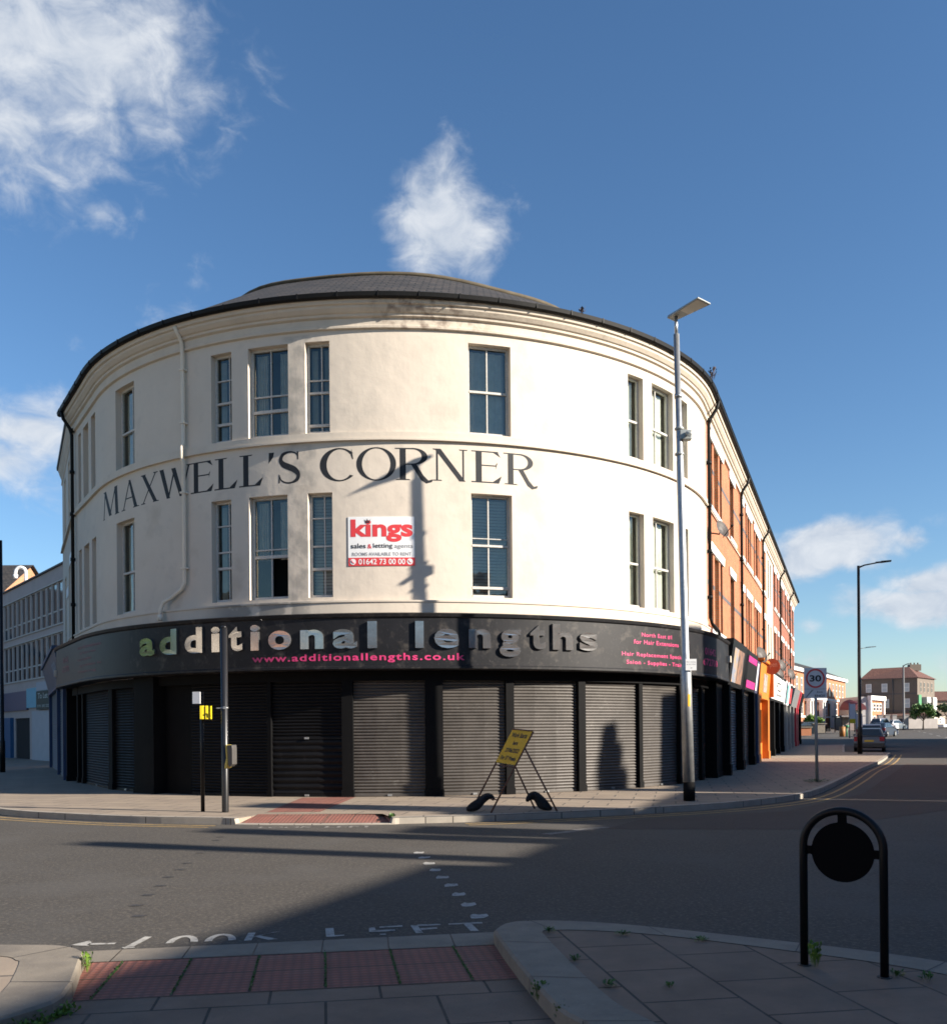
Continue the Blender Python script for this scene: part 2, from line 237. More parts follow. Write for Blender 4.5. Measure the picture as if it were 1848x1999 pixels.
# ------------------------------------------------------------------ mesh builder
class MB:
    def __init__(s): s.v = []; s.f = []; s.m = []; s.uv = None; s.sm = []
    def face(s, pts, mi=0, sm=False):
        i = len(s.v); s.v += [tuple(p) for p in pts]; s.f.append(tuple(range(i, i+len(pts)))); s.m.append(mi); s.sm.append(sm)
    def hexa(s, p, mi=0):    # 8 corners: bottom loop 0-3, top loop 4-7
        i = len(s.v); s.v += [tuple(q) for q in p]
        for f in ((0, 3, 2, 1), (4, 5, 6, 7), (0, 1, 5, 4), (1, 2, 6, 5), (2, 3, 7, 6), (3, 0, 4, 7)):
            s.f.append(tuple(i+k for k in f)); s.m.append(mi); s.sm.append(False)
    def box(s, x0, x1, y0, y1, z0, z1, mi=0, T=None):
        p = [(x0, y0, z0), (x1, y0, z0), (x1, y1, z0), (x0, y1, z0), (x0, y0, z1), (x1, y0, z1), (x1, y1, z1), (x0, y1, z1)]
        if T: p = [T(*q) for q in p]
        s.hexa(p, mi)
    def wbox(s, F, a0, a1, o0, o1, z0, z1, mi=0, da=.18):   # box in wall coordinates, bent along the wall
        n = max(1, int(math.ceil(abs(a1-a0)/da))) if F.bent(a0, a1) else 1
        for k in range(n):
            b0 = a0+(a1-a0)*k/n; b1 = a0+(a1-a0)*(k+1)/n
            i = len(s.v)
            s.v += [F(b0, o1, z0), F(b1, o1, z0), F(b1, o0, z0), F(b0, o0, z0), F(b0, o1, z1), F(b1, o1, z1), F(b1, o0, z1), F(b0, o0, z1)]
            fs = [(0, 3, 2, 1), (4, 5, 6, 7), (0, 1, 5, 4), (2, 3, 7, 6)]
            if k == 0: fs.append((3, 0, 4, 7))
            if k == n-1: fs.append((1, 2, 6, 5))
            for f in fs: s.f.append(tuple(i+q for q in f)); s.m.append(mi); s.sm.append(False)
    def tube(s, pts, r, n=10, mi=0, cap=True, sm=True):
        pts = [Vector(p) for p in pts]; rs = r if isinstance(r, (list, tuple)) else [r]*len(pts)
        base = len(s.v); prev = None
        for k, p in enumerate(pts):
            d = (pts[min(k+1, len(pts)-1)]-pts[max(k-1, 0)]).normalized()
            if prev is None:
                a = Vector((0, 0, 1)) if abs(d.z) < .9 else Vector((1, 0, 0)); u = d.cross(a).normalized()
            else: u = (prev-d*prev.dot(d)).normalized()
            prev = u; w = d.cross(u)
            for j in range(n):
                an = 2*PI*j/n; s.v.append(tuple(p+(u*math.cos(an)+w*math.sin(an))*rs[k]))
        for k in range(len(pts)-1):
            for j in range(n):
                a = base+k*n+j; b = base+k*n+(j+1) % n
                s.f.append((a, b, b+n, a+n)); s.m.append(mi); s.sm.append(sm)
        if cap:
            s.f.append(tuple(base+j for j in range(n))[::-1]); s.m.append(mi); s.sm.append(False)
            e = base+(len(pts)-1)*n; s.f.append(tuple(e+j for j in range(n))); s.m.append(mi); s.sm.append(False)
    def prism(s, poly, z0, z1, mi=0, T=None, side=None):
        n = len(poly); i = len(s.v); T = T or (lambda x, y, z: (x, y, z))
        s.v += [T(x, y, z0) for x, y in poly]+[T(x, y, z1) for x, y in poly]
        s.f.append(tuple(i+k for k in range(n))[::-1]); s.f.append(tuple(i+n+k for k in range(n))); s.m += [mi, mi]; s.sm += [False, False]
        for k in range(n):
            j = (k+1) % n; s.f.append((i+k, i+j, i+n+j, i+n+k)); s.m.append(mi if side is None else side); s.sm.append(False)
    def strip(s, A, B, mi=0, sm=False):
        for k in range(len(A)-1): s.face([A[k], A[k+1], B[k+1], B[k]], mi, sm)
    def ball(s, c, r, n=10, mi=0, sc=(1, 1, 1)):
        base = len(s.v); c = Vector(c); m = n//2+1
        for i in range(m+1):
            th = PI*i/m
            for j in range(n):
                ph = 2*PI*j/n; s.v.append((c.x+r*sc[0]*math.sin(th)*math.cos(ph), c.y+r*sc[1]*math.sin(th)*math.sin(ph), c.z+r*sc[2]*math.cos(th)))
        for i in range(m):
            for j in range(n):
                a = base+i*n+j; b = base+i*n+(j+1) % n; s.f.append((a, a+n, b+n, b)); s.m.append(mi); s.sm.append(True)
    def build(s, name, mats, parent=None, rot=0.0, bevel=0, **props):
        me = bpy.data.meshes.new(name); me.from_pydata(s.v, [], s.f)
        if not isinstance(mats, (list, tuple)): mats = [mats]
        for q in mats: me.materials.append(q)
        me.polygons.foreach_set('material_index', s.m); me.polygons.foreach_set('use_smooth', s.sm)
        uvl = me.uv_layers.new(name='UVMap'); c, sn = math.cos(rot), math.sin(rot)
        for p in me.polygons:
            nn = p.normal
            if abs(nn.z) > .75:
                for li in p.loop_indices:
                    v = me.vertices[me.loops[li].vertex_index].co; uvl.data[li].uv = (v.x*c+v.y*sn, -v.x*sn+v.y*c)
            else:
                t = Vector((-nn.y, nn.x, 0)).normalized() if (nn.x or nn.y) else Vector((1, 0, 0))
                k = math.sqrt(max(.05, 1-nn.z*nn.z))
                for li in p.loop_indices:
                    v = me.vertices[me.loops[li].vertex_index].co; uvl.data[li].uv = (v.dot(t), v.z/k)
        me.update()
        o = bpy.data.objects.new(name, me); COL.objects.link(o)
        if parent is not None: o.parent = parent
        if bevel:
            b = o.modifiers.new('bevel', 'BEVEL'); b.width = bevel; b.segments = 2; b.limit_method = 'ANGLE'
        for k, v in props.items(): o[k] = v
        return o
def thing(name, label, cat, loc=(0, 0, 0), group=None):
    o = bpy.data.objects.new(name, None); COL.objects.link(o); o.empty_display_size = .3; o.location = loc
    o['label'] = label; o['category'] = cat
    if group: o['group'] = group
    return o
def place(o, loc):     # parts are modelled in world coordinates: put the Empty at the base and keep the parts there
    o.location = loc
    M_ = Matrix.Translation(loc).inverted()
    for c in o.children: c.matrix_parent_inverse = M_

# ------------------------------------------------------------------ plan of the corner building
XC, YC, RR = -2.21, 31.75, 9.75
AL, AR = R_(-57.5)*RR, R_(68.5)*RR
AK = AL-3.9
def seg(phi, s, ang, off, side):
    x0, y0 = XC+RR*math.sin(phi), YC-RR*math.cos(phi)
    return x0, y0
def wallxy(a, off=0.0):
    if a > AR:
        an = R_(21.5); x0, y0 = XC+RR*math.sin(AR/RR), YC-RR*math.cos(AR/RR); s = a-AR
        return (x0+math.sin(an)*s+math.cos(an)*off, y0+math.cos(an)*s-math.sin(an)*off)
    if a >= AL:
        p = a/RR; return (XC+(RR+off)*math.sin(p), YC-(RR+off)*math.cos(p))
    an = R_(32.5); x0, y0 = XC+RR*math.sin(AL/RR), YC-RR*math.cos(AL/RR)
    if a >= AK:
        s = AL-a; return (x0-math.sin(an)*s-math.cos(an)*off, y0+math.cos(an)*s-math.sin(an)*off)
    x0, y0 = x0-math.sin(an)*3.9, y0+math.cos(an)*3.9; an = R_(26); s = AK-a
    return (x0-math.sin(an)*s-math.cos(an)*off, y0+math.cos(an)*s-math.sin(an)*off)
class WallF:
    def __call__(s, a, o, z): x, y = wallxy(a, o); return (x, y, z)
    def bent(s, a0, a1): return min(a0, a1) < AR and max(a0, a1) > AK-.01
WF = WallF()
class LineF:       # straight wall: origin, angle of its run, outward normal to the right of the run (flip=-1: left)
    def __init__(s, x, y, ang, flip=1, z=0): s.x, s.y, s.z = x, y, z; s.d = (math.sin(R_(ang)), math.cos(R_(ang))); s.n = (s.d[1]*flip, -s.d[0]*flip)
    def __call__(s, a, o, z): return (s.x+s.d[0]*a+s.n[0]*o, s.y+s.d[1]*a+s.n[1]*o, z+s.z)
    def bent(s, a0, a1): return False

def wallgrid(mb, F, a0, a1, z0, z1, holes, mi=0, off=0.0, da=.11, depth=.22, rmi=None):
    """sheet with rectangular openings and their reveals"""
    rmi = mi if rmi is None else rmi
    As = {a0, a1}; Zs = {z0, z1}
    for h in holes: As |= {h[0], h[1]}; Zs |= {h[2], h[3]}
    As = sorted(a for a in As if a0 <= a <= a1); Zs = sorted(z for z in Zs if z0 <= z <= z1)
    A2 = []
    for p, q in zip(As[:-1], As[1:]):
        n = max(1, int(math.ceil((q-p)/da))) if F.bent(p, q) else 1
        A2 += [p+(q-p)*k/n for k in range(n)]
    A2.append(As[-1])
    for p, q in zip(A2[:-1], A2[1:]):
        for r, t in zip(Zs[:-1], Zs[1:]):
            ca, cz = (p+q)/2, (r+t)/2
            if any(h[0] < ca < h[1] and h[2] < cz < h[3] for h in holes): continue
            mb.face([F(p, off, r), F(q, off, r), F(q, off, t), F(p, off, t)], mi)
    for h in holes:
        b0, b1, c0, c1 = h[:4]; o = off; d = off-depth
        n = max(1, int(math.ceil((b1-b0)/da))) if F.bent(b0, b1) else 1
        for k in range(n):
            e0 = b0+(b1-b0)*k/n; e1 = b0+(b1-b0)*(k+1)/n
            mb.face([F(e0, d, c1), F(e1, d, c1), F(e1, o, c1), F(e0, o, c1)], rmi)
            mb.face([F(e0, o, c0), F(e1, o, c0), F(e1, d, c0), F(e0, d, c0)], rmi)
        mb.face([F(b0, o, c0), F(b0, d, c0), F(b0, d, c1), F(b0, o, c1)], rmi)
        mb.face([F(b1, d, c0), F(b1, o, c0), F(b1, o, c1), F(b1, d, c1)], rmi)

def sash(parent, F, a0, a1, z0, z1, off=-.16, rails=((.5, .05),), bars=(.5,), open_to=0.0, open_right=False, cur='blind', fm=None, label=None, name='window', room=True):
    """sash window: frame object with pane, curtain and dark room behind as its pieces"""
    fm = fm or oldwhite; mb = MB(); h = z1-z0; w = a1-a0; t = .055; o1, o0 = off, off-.07
    mb.wbox(F, a0, a0+t, o0, o1, z0, z1); mb.wbox(F, a1-t, a1, o0, o1, z0, z1)
    mb.wbox(F, a0+t, a1-t, o0, o1+.004, z1-t, z1); mb.wbox(F, a0+t, a1-t, o0, o1+.03, z0, z0+.07)
    for r, th in rails: mb.wbox(F, a0+t, a1-t, o0+.01, o1+(.012 if th > .04 else -.012), z0+h*r-th/2, z0+h*r+th/2)
    for b in bars: mb.wbox(F, a0+w*b-.014, a0+w*b+.014, o0+.015, o1-.016, z0+.07, z1-t)
    f = mb.build(name, fm, parent)
    if label: f['label'] = label
    mb = MB(); zb = z0+.07+h*open_to
    if open_right: mid = a0+w*.5; mb.face([F(a0+t, o0+.03, z0+.07), F(mid, o0+.03, z0+.07), F(mid, o0+.03, zb), F(a0+t, o0+.03, zb)])
    mb.face([F(a0+t, o0+.03, zb), F(a1-t, o0+.03, zb), F(a1-t, o0+.03, z1-t), F(a0+t, o0+.03, z1-t)])
    mb.build('pane', glass, f)
    if cur:
        mb = MB()
        if cur == 'blind':
            zc = z0+h*.04; n = 30
            for k in range(n):
                z = zc+(z1-.08-zc)*k/n; dz = (z1-.08-zc)/n*.8
                mb.face([F(a0+t+.01, o0-.10, z), F(a1-t-.01, o0-.10, z), F(a1-t-.01, o0-.07, z+dz), F(a0+t+.01, o0-.07, z+dz)])
        else:
            lo = z0+h*(open_to+.02); rg = ((0, 1),) if cur == 'full' else ((0, .34), (.70, 1))
            for r0, r1 in rg:
                n = 14; A = []
                for k in range(n+1):
                    a = a0+t+.01+(w-2*t-.02)*(r0+(r1-r0)*k/n); A.append((a, o0-.09+.02*math.sin(k*2.1)))
                mb.strip([F(a, o, lo) for a, o in A], [F(a, o, z1-.09) for a, o in A])
        mb.build('blind' if cur == 'blind' else 'curtain', blindm if cur == 'blind' else curtain, f)
    if room:
        mb = MB(); d = off-.9; e = off-.06
        mb.face([F(a0, d, z0), F(a1, d, z0), F(a1, d, z1), F(a0, d, z1)]); mb.face([F(a0, e, z1), F(a0, d, z1), F(a1, d, z1), F(a1, e, z1)])
        mb.face([F(a0, e, z0), F(a1, e, z0), F(a1, d, z0), F(a0, d, z0)]); mb.face([F(a0, e, z0), F(a0, d, z0), F(a0, d, z1), F(a0, e, z1)]); mb.face([F(a1, e, z0), F(a1, e, z1), F(a1, d, z1), F(a1, d, z0)])
        mb.build('room', dark, f)
    return f

def shutter(parent, F, a0, a1, z0, z1, off, m, pitch=.074, name='roller_shutter', label=None):
    mb = MB(); n = int((z1-z0)/pitch); pf = []
    for k in range(n):
        z = z0+(z1-z0)*k/n; p = (z1-z0)/n
        pf += [(z, 0), (z+p*.14, .004), (z+p*.32, .024), (z+p*.55, .031), (z+p*.80, .022), (z+p*.93, .004)]
    pf.append((z1, 0))
    na = max(1, int((a1-a0)/.45)) if F.bent(a0, a1) else 1
    base = len(mb.v)
    for z, o in pf:
        for k in range(na+1): mb.v.append(F(a0+(a1-a0)*k/na, off+o, z))
    for i in range(len(pf)-1):
        for k in range(na):
            a = base+i*(na+1)+k; mb.f.append((a, a+1, a+na+2, a+na+1)); mb.m.append(0); mb.sm.append(False)
    mb.wbox(F, a0, a1, off-.01, off+.035, z0-.001, z0+.05)
    ac = (a0+a1)/2; mb.wbox(F, ac-.05, ac+.05, off+.036, off+.07, z0+.005, z0+.05, 1)
    o = mb.build(name, [m, steel], parent)
    if label: o['label'] = label
    return o

# ------------------------------------------------------------------ lettering
def smooth(pts, step=.5, per=4):
    """Catmull-Rom through points"""
    out = []
    P = [Vector(p) for p in pts]
    for i in range(len(P)-1):
        p0, p1, p2, p3 = P[max(i-1, 0)], P[i], P[i+1], P[min(i+2, len(P)-1)]
        for k in range(per):
            t = k/per; out.append(.5*((2*p1)+(p2-p0)*t+(2*p0-5*p1+4*p2-p3)*t*t+(3*p1-p0-3*p2+p3)*t**3))
    out.append(P[-1]); return out
_tc = {}
def glyphs(txt, offset=0.0, extrude=0.0, spacing=1.0):
    k = (txt, offset, extrude, spacing)
    if k in _tc: return _tc[k]
    c = bpy.data.curves.new('t', 'FONT'); c.body = txt; c.size = 1; c.offset = offset; c.extrude = extrude; c.resolution_u = 4; c.space_character = spacing
    o = bpy.data.objects.new('t', c); COL.objects.link(o)
    dg = bpy.context.evaluated_depsgraph_get(); me = bpy.data.meshes.new_from_object(o.evaluated_get(dg))
    v = [tuple(q.co) for q in me.vertices]; f = [tuple(p.vertices) for p in me.polygons]
    bpy.data.objects.remove(o); bpy.data.curves.remove(c); bpy.data.meshes.remove(me)
    _tc[k] = (v, f); return _tc[k]
def put_text(mb, F, txt, a0, a1, z0, z1, off, offset=0.0, extrude=0.0, spacing=1.0, mi=0, flip=False):
    """fit text into a rectangle of wall coordinates"""
    v, f = glyphs(txt, offset, extrude, spacing)
    if not v: return
    xs = [q[0] for q in v]; ys = [q[1] for q in v]; x0, x1, y0, y1 = min(xs), max(xs), min(ys), max(ys)
    i = len(mb.v)
    for x, y, z in v:
        mb.v.append(F(a0+(a1-a0)*(x-x0)/(x1-x0), off+z, z0+(z1-z0)*(y-y0)/(y1-y0)))
    for q in f: mb.f.append(tuple(i+k for k in q)); mb.m.append(mi); mb.sm.append(False)

def ring(cx, cy, rx, ry, tx, ty, t0, t1, n=28, shift=0.0):
    """crescent-stroked arc as quads in glyph space; tx,ty stroke at the sides and at top/bottom"""
    out = []; P = []
    for k in range(n+1):
        t = R_(t0+(t1-t0)*k/n); c, s = math.cos(t), math.sin(t)
        P.append(((cx+rx*c, cy+ry*s), (cx+(rx-tx)*c+shift, cy+(ry-ty)*s)))
    for k in range(n): out.append([P[k][0], P[k+1][0], P[k+1][1], P[k][1]])
    return out
def dg_(x0, y0, x1, y1, w0, w1=None):
    w1 = w0 if w1 is None else w1
    return [[(x0-w0/2, y0), (x0+w0/2, y0), (x1+w1/2, y1), (x1-w1/2, y1)]]
def sf(x0, x1, y, h=.035, up=True):
    m = (x0+x1)/2; y2 = y+h if up else y-h
    return [[(x0, y), (x1, y), (x1-.03, y2), (x0+.03, y2)]]
def brush(P, Wd, per=5):
    C = [Vector(p) for p in P]; c = smooth(P, per=per); w = []
    for k in range(len(P)-1): w += [Wd[k]+(Wd[k+1]-Wd[k])*q/per for q in range(per)]
    w.append(Wd[-1]); out = []; L = []; Rr = []
    for k, p in enumerate(c):
        d = (c[min(k+1, len(c)-1)]-c[max(k-1, 0)]).normalized(); n = Vector((-d.y, d.x)); L.append(p+n*w[k]/2); Rr.append(p-n*w[k]/2)
    for k in range(len(c)-1): out.append([tuple(L[k]), tuple(L[k+1]), tuple(Rr[k+1]), tuple(Rr[k])])
    return out
TH, TN = .155, .045
SER = {
 'M': dg_(.07, 0, .17, 1, TN*1.3) + dg_(.52, .04, .17, 1, TH*1.05, TH*.9) + dg_(.50, .06, .82, 1, TN*1.2) + dg_(.90, 0, .84, 1, TH) + sf(0, .15, 0) + sf(.77, 1.03, 0) + sf(.05, .2, 1, .03, False) + sf(.78, .95, 1, .03, False),
 'A': dg_(.13, 0, .50, .98, TN*1.3) + dg_(.84, 0, .50, 1, TH*1.1, TH*.7) + [[(.27, .36), (.68, .36), (.66, .40), (.285, .40)]] + sf(.0, .26, 0) + sf(.68, 1.02, 0),
 'X': dg_(.84, 0, .16, 1, TH*1.25) + dg_(.13, 0, .86, 1, TN*1.4) + sf(0, .28, 0) + sf(.68, 1.02, 0) + sf(0, .32, 1, .035, False) + sf(.72, .98, 1, .035, False),
 'W': dg_(.30, 0, .08, 1, TH*.7, TH*.85) + dg_(.30, 0, .50, .97, TN) + dg_(.70, 0, .46, .97, TH*.7, TH*.85) + dg_(.70, 0, .92, 1, TN) + sf(0, .17, 1, .035, False) + sf(.84, 1.0, 1, .035, False),
 'E': [[(.14, 0), (.34, 0), (.34, 1), (.14, 1)], [(.0, 0), (.90, 0), (.90, .045), (.0, .04)], [(.0, 1), (.88, 1), (.88, .955), (.0, .965)], [(.34, .53), (.80, .53), (.80, .57), (.34, .57)],
       [(.90, .045), (.70, .045), (.99, .24)], [(.90, 0), (.90, .05), (1.0, .25)], [(.72, .956), (.88, .956), (.96, .82)], [(.80, .44), (.86, .66), (.80, .60)]],
 'L': [[(.18, 0), (.40, 0), (.40, 1), (.18, 1)], [(.0, 0), (.88, 0), (.88, .045), (.0, .04)], [(.0, 1), (.58, 1), (.52, .965), (.05, .965)], [(.66, .045), (.88, .045), (1.0, .27)], [(.88, 0), (.88, .05), (1.0, .27)]],
 "'": [[(.15, 1.0), (1.0, 1.0), (.85, .85), (.10, .66)]],
 'C': ring(.56, .5, .56, .52, .17, .045, 42, 318, 40, .03) + [[(.93, .98), (.98, .66), (.95, .66), (.90, .80)]],
 'O': ring(.5, .5, .52, .52, .15, .04, 0, 360, 56),
 'S': brush([(.86, .76), (.82, .90), (.66, .965), (.45, .975), (.22, .90), (.13, .74), (.24, .60), (.48, .51), (.72, .42), (.88, .28), (.84, .12), (.62, .025), (.38, .02), (.16, .10), (.07, .26)], [.03, .05, .05, .06, .12, .16, .19, .20, .20, .17, .13, .06, .05, .05, .03]) + [[(.83, .98), (.90, .98), (.89, .72), (.84, .74)], [(.04, .30), (.09, .28), (.09, .02), (.03, .02)]],
 'R': [[(.13, 0), (.30, 0), (.30, 1), (.13, 1)], [(.0, 1), (.50, 1), (.50, .955), (.0, .965)], [(.0, 0), (.44, 0), (.38, .035), (.06, .035)], [(.30, .475), (.50, .475), (.50, .515), (.30, .515)]] + ring(.48, .738, .42, .265, .16, .045, -95, 92, 24) + [[(.44, .49), (.60, .49), (.78, .16), (.92, .0), (1.05, .04), (1.02, -.05), (.86, -.10), (.72, .0)]],
 'N': [[(.10, 0), (.155, 0), (.155, 1), (.10, 1)], [(.84, 0), (.89, 0), (.89, 1), (.84, 1)]] + dg_(.84, 0, .14, 1, TH*1.15) + sf(0, .27, 0) + sf(0, .2, 1, .035, False) + sf(.74, 1.0, 1, .035, False),
}
def vclip(q, x, keep_less):
    out = []
    for k in range(len(q)):
        p, r = q[k], q[(k+1) % len(q)]; a = (p[0] <= x) == keep_less or p[0] == x; b = (r[0] <= x) == keep_less or r[0] == x
        if a: out.append(p)
        if a != b and p[0] != r[0]: t = (x-p[0])/(r[0]-p[0]); out.append((x, p[1]+(r[1]-p[1])*t))
    return out
def serif(mb, F, ch, a0, a1, z0, z1, off):
    for k, q in enumerate(SER[ch]):
        o = off+.0001*(k % 9)
        q = [(a0+(a1-a0)*x, z0+(z1-z0)*y) for x, y in q]; xs = [p[0] for p in q]; n = max(1, int((max(xs)-min(xs))/.1))
        for m in range(n):
            l, h = min(xs)+(max(xs)-min(xs))*m/n, min(xs)+(max(xs)-min(xs))*(m+1)/n
            r = q if m == 0 else vclip(q, l, False)
            if m < n-1 and len(r) > 2: r = vclip(r, h, True)
            if len(r) > 2: mb.face([F(x, o, z) for x, z in r], 0)

# ================================================================== GROUND
def struct(mb, name, m, rot=0.0):
    return mb.build(name, m, None, rot, kind='structure')
ZR = -.12
def zf(y): return max(0, min(1.0, (y-62)*.0102))
mb = MB(); rows = [-400, -100, 62, 160, 400, 900, 2400]
for i in range(12):
    x0 = -1200+i*200
    for y0, y1 in zip(rows[:-1], rows[1:]): mb.face([(x0, y0, ZR+zf(y0)), (x0+200, y0, ZR+zf(y0)), (x0+200, y1, ZR+zf(y1)), (x0, y1, ZR+zf(y1))])
def lift(t, y, h=None):
    z = zf(y); t.location.z += z
    if h: t.scale.z = (h-z)/h
struct(mb, 'road', asphalt)
KF = [(-45, 88), (-36, 70), (-27, 50), (-19.5, 35), (-15.2, 27.2), (-12.2, 22.3), (-9.76, 19.52), (-7.86, 18.3), (-6.2, 17.55), (-4.55, 17.12)]
KD = [(-4.55, 17.12), (-4.14, 17.0), (-3.2, 16.88), (-1.68, 16.85), (-1.34, 16.95)]
def stepped(line):
    out = []
    for p, q in zip(line[:-1], line[1:]):
        out.append(p)
        for xs in (-4.30, -1.46):
            if p.x < xs <= q.x:
                for e in (-.012, .012): t = (xs+e-p.x)/(q.x-p.x); out.append(p+(q-p)*max(0, min(1, t)))
    out.append(line[-1]); return out
KR = [(-1.34, 16.95), (.23, 17.25), (2.0, 17.9), (4.2, 18.9), (5.9, 20.1), (7.98, 22.5), (11.21, 28.6), (14.2, 34.6), (17.53, 40.9), (20.6, 47.2), (23.0, 52.3)]
kl = smooth([(a, b) for a, b in KF]); kd_ = smooth(KD); kr_ = smooth(KR)
kerbline = stepped(kl[:-1]+kd_[:-1]+kr_)
bay = [Vector(p) for p in ((22.6, 53.2), (21.6, 53.6), (21.3, 54.4), (26.2, 67), (31.2, 79.5), (34.0, 80.6), (36.4, 88))]
kerbline = kerbline+bay
kh = []
for p in kerbline:      # kerb upstand: nearly flush at the crossing
    if -4.30 < p.x < -1.46 and p.y < 18: kh.append(.018)
    else: kh.append(.12)
def inward(line):
    out = []
    for i, p in enumerate(line):
        d = (line[min(i+1, len(line)-1)]-line[max(i-1, 0)]).normalized(); out.append(Vector((-d.y, d.x)))
    return out
inn = inward(kerbline)
def offl(line, nrm, w): return [(p+n*w) for p, n in zip(line, nrm)]
k0 = kerbline; k1 = offl(k0, inn, .14); k2 = offl(k0, inn, .80)
mb = MB()
for i in range(len(k0)-1):
    h0, h1 = ZR+kh[i]+.003, ZR+kh[i+1]+.003
    if abs(h0-h1) > .05 or True:
        mb.face([(*k0[i], ZR-.02), (*k0[i+1], ZR-.02), (*k0[i+1], h1-.012), (*k0[i], h0-.012)])
        a = k0[i]+inn[i]*.012; b = k0[i+1]+inn[i+1]*.012
        mb.face([(*k0[i], h0-.012), (*k0[i+1], h1-.012), (*b, h1), (*a, h0)], sm=True)
        mb.face([(*a, h0), (*b, h1), (*k1[i+1], h1), (*k1[i], h0)])
struct(mb, 'kerb', kerbb)
mb = MB(); mt = MB(); mc = MB()
for i in range(len(k0)-1):
    h0, h1 = ZR+kh[i], ZR+kh[i+1]; c = (k0[i]+k0[i+1])/2
    z0 = 0 if kh[i] > .1 else h0; z1 = 0 if kh[i+1] > .1 else h1
    tgt = mt if (-4.30 < c.x < -1.46 and c.y < 18) else mb
    # ramp from the dropped kerb up to the pavement level
    tgt.face([(*k1[i], z0), (*k1[i+1], z1), (*k2[i+1], 0), (*k2[i], 0)])
inner = [tuple(p) for p in k2]
mb.v += [(x, y, 0.0) for x, y in inner]+[(30, 90, 0), (-45, 90, 0)]
nI = len(inner)+2; b0 = len(mb.v)-nI
mb.f.append(tuple(range(b0, b0+nI))[::-1]); mb.m.append(0); mb.sm.append(False)
struct(mb, 'far_pavement', slabfar, R_(-12))
for q in ([(-3.98, 18.19), (-3.98, 21.95), (-2.75, 22.0), (-2.95, 18.19)],):
    mt.face([(x, y, .004) for x, y in q])
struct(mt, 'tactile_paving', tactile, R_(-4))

# near side: lower crossing area, and two raised corners
mb = MB(); ZN = -.108
def lp(a, b, t): return (a[0]+(b[0]-a[0])*t, a[1]+(b[1]-a[1])*t)
KA, KB = (-3.25, 7.27), (.30, 7.90); TA, TB = (-3.2, 6.90), (.35, 7.44); BA, BB = (-3.0, 5.90), (.5, 6.44)
mk = MB(); n = 7
for k in range(n):
    a, b = (k+.0)/n, (k+1)/n
    p, q, r, s = lp(KA, KB, a), lp(KA, KB, b), lp(TA, TB, b), lp(TA, TB, a)
    g = .004
    mk.face([(p[0]+g, p[1], ZN+.004), (q[0]-g, q[1], ZN+.004), (r[0]-g, r[1], ZN+.006), (s[0]+g, s[1], ZN+.006)])
    mk.face([(p[0]+g, p[1], ZR-.02), (q[0]-g, q[1], ZR-.02), (q[0]-g, q[1], ZN+.004), (p[0]+g, p[1], ZN+.004)])
struct(mk, 'dropped_kerb', kerbm)
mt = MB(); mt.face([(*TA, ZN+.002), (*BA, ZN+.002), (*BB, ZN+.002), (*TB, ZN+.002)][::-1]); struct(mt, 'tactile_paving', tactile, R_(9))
mb.face([(-3.6, 6.0, ZN), (*BA, ZN), (*BB, ZN), (1.2, 6.5, ZN), (3.5, -6, ZN), (-5, -6, ZN)][::-1])
mb.face([(*lp(KA, KB, -.02), ZN-.004), (*lp(KA, KB, 1.02), ZN-.004), (1.2, 6.4, ZN-.004), (-3.6, 5.9, ZN-.004)][::-1])
struct(mb, 'near_pavement', slab, R_(9))
# raised corner on the right
ro = [(3.2, -6), (1.9, 1.5), (1.25, 3.3), (.80, 4.6), (.58, 5.13), (.46, 5.43), (.29, 6.4), (.165, 7.30), (.16, 7.52), (.32, 7.79), (.76, 7.8), (1.37, 7.56), (2.38, 6.94), (2.87, 6.60), (3.35, 6.12), (4.3, 4.8), (6.2, 1.5), (9, -6)]
ri = [(3.6, -6), (2.25, 1.5), (1.62, 3.3), (1.17, 4.6), (.95, 5.12), (.80, 5.5), (.66, 6.3), (.53, 7.25), (.53, 7.38), (.56, 7.42), (.85, 7.42), (1.45, 7.20), (2.25, 6.66), (2.68, 6.33), (3.08, 5.9), (4.0, 4.65), (5.9, 1.4), (8.7, -6)]
ro_ = smooth(ro, per=3); ri_ = smooth(ri, per=3)
def raised(outer, inner_, name, rot, pm=None):
    mk = MB(); mp_ = MB()
    for i in range(len(outer)-1):
        a, b, c, d = outer[i], outer[i+1], inner_[i+1], inner_[i]
        cc = (Vector(inner_[len(inner_)//2])-a).normalized()*.015; 
        a2 = a+(d-a).normalized()*.018; b2 = b+(c-b).normalized()*.018
        mk.face([(*a, ZR-.02), (*b, ZR-.02), (*b, -.016), (*a, -.016)], sm=True)
        mk.face([(*a, -.016), (*b, -.016), (*b2, .003), (*a2, .003)], sm=True)
        mk.face([(*a2, .003), (*b2, .003), (*c, .004), (*d, .004)])
    struct(mk, 'kerb', kerbm)
    mj = MB(); acc = .4
    for i in range(1, len(outer)-1):
        acc += (outer[i]-outer[i-1]).length
        if acc > .88 and outer[i].y > 3:
            acc = 0; a, d = outer[i], inner_[i]; t_ = (outer[i+1]-outer[i-1]).normalized()*.005
            mj.face([(*(a-t_), .0052), (*(a+t_), .0052), (*(d+t_), .0052), (*(d-t_), .0052)]); w_ = (a-d).normalized()*.002
            mj.face([(*(a-t_+w_), -.10), (*(a+t_+w_), -.10), (*(a+t_+w_), .003), (*(a-t_+w_), .003)])
    struct(mj, 'kerb_joint', darkpatch)
    mp_.v += [(p.x, p.y, 0) for p in inner_]; mp_.f.append(tuple(range(len(inner_)))[::-1]); mp_.m.append(0); mp_.sm.append(False)
    struct(mp_, name, pm or slab, rot)
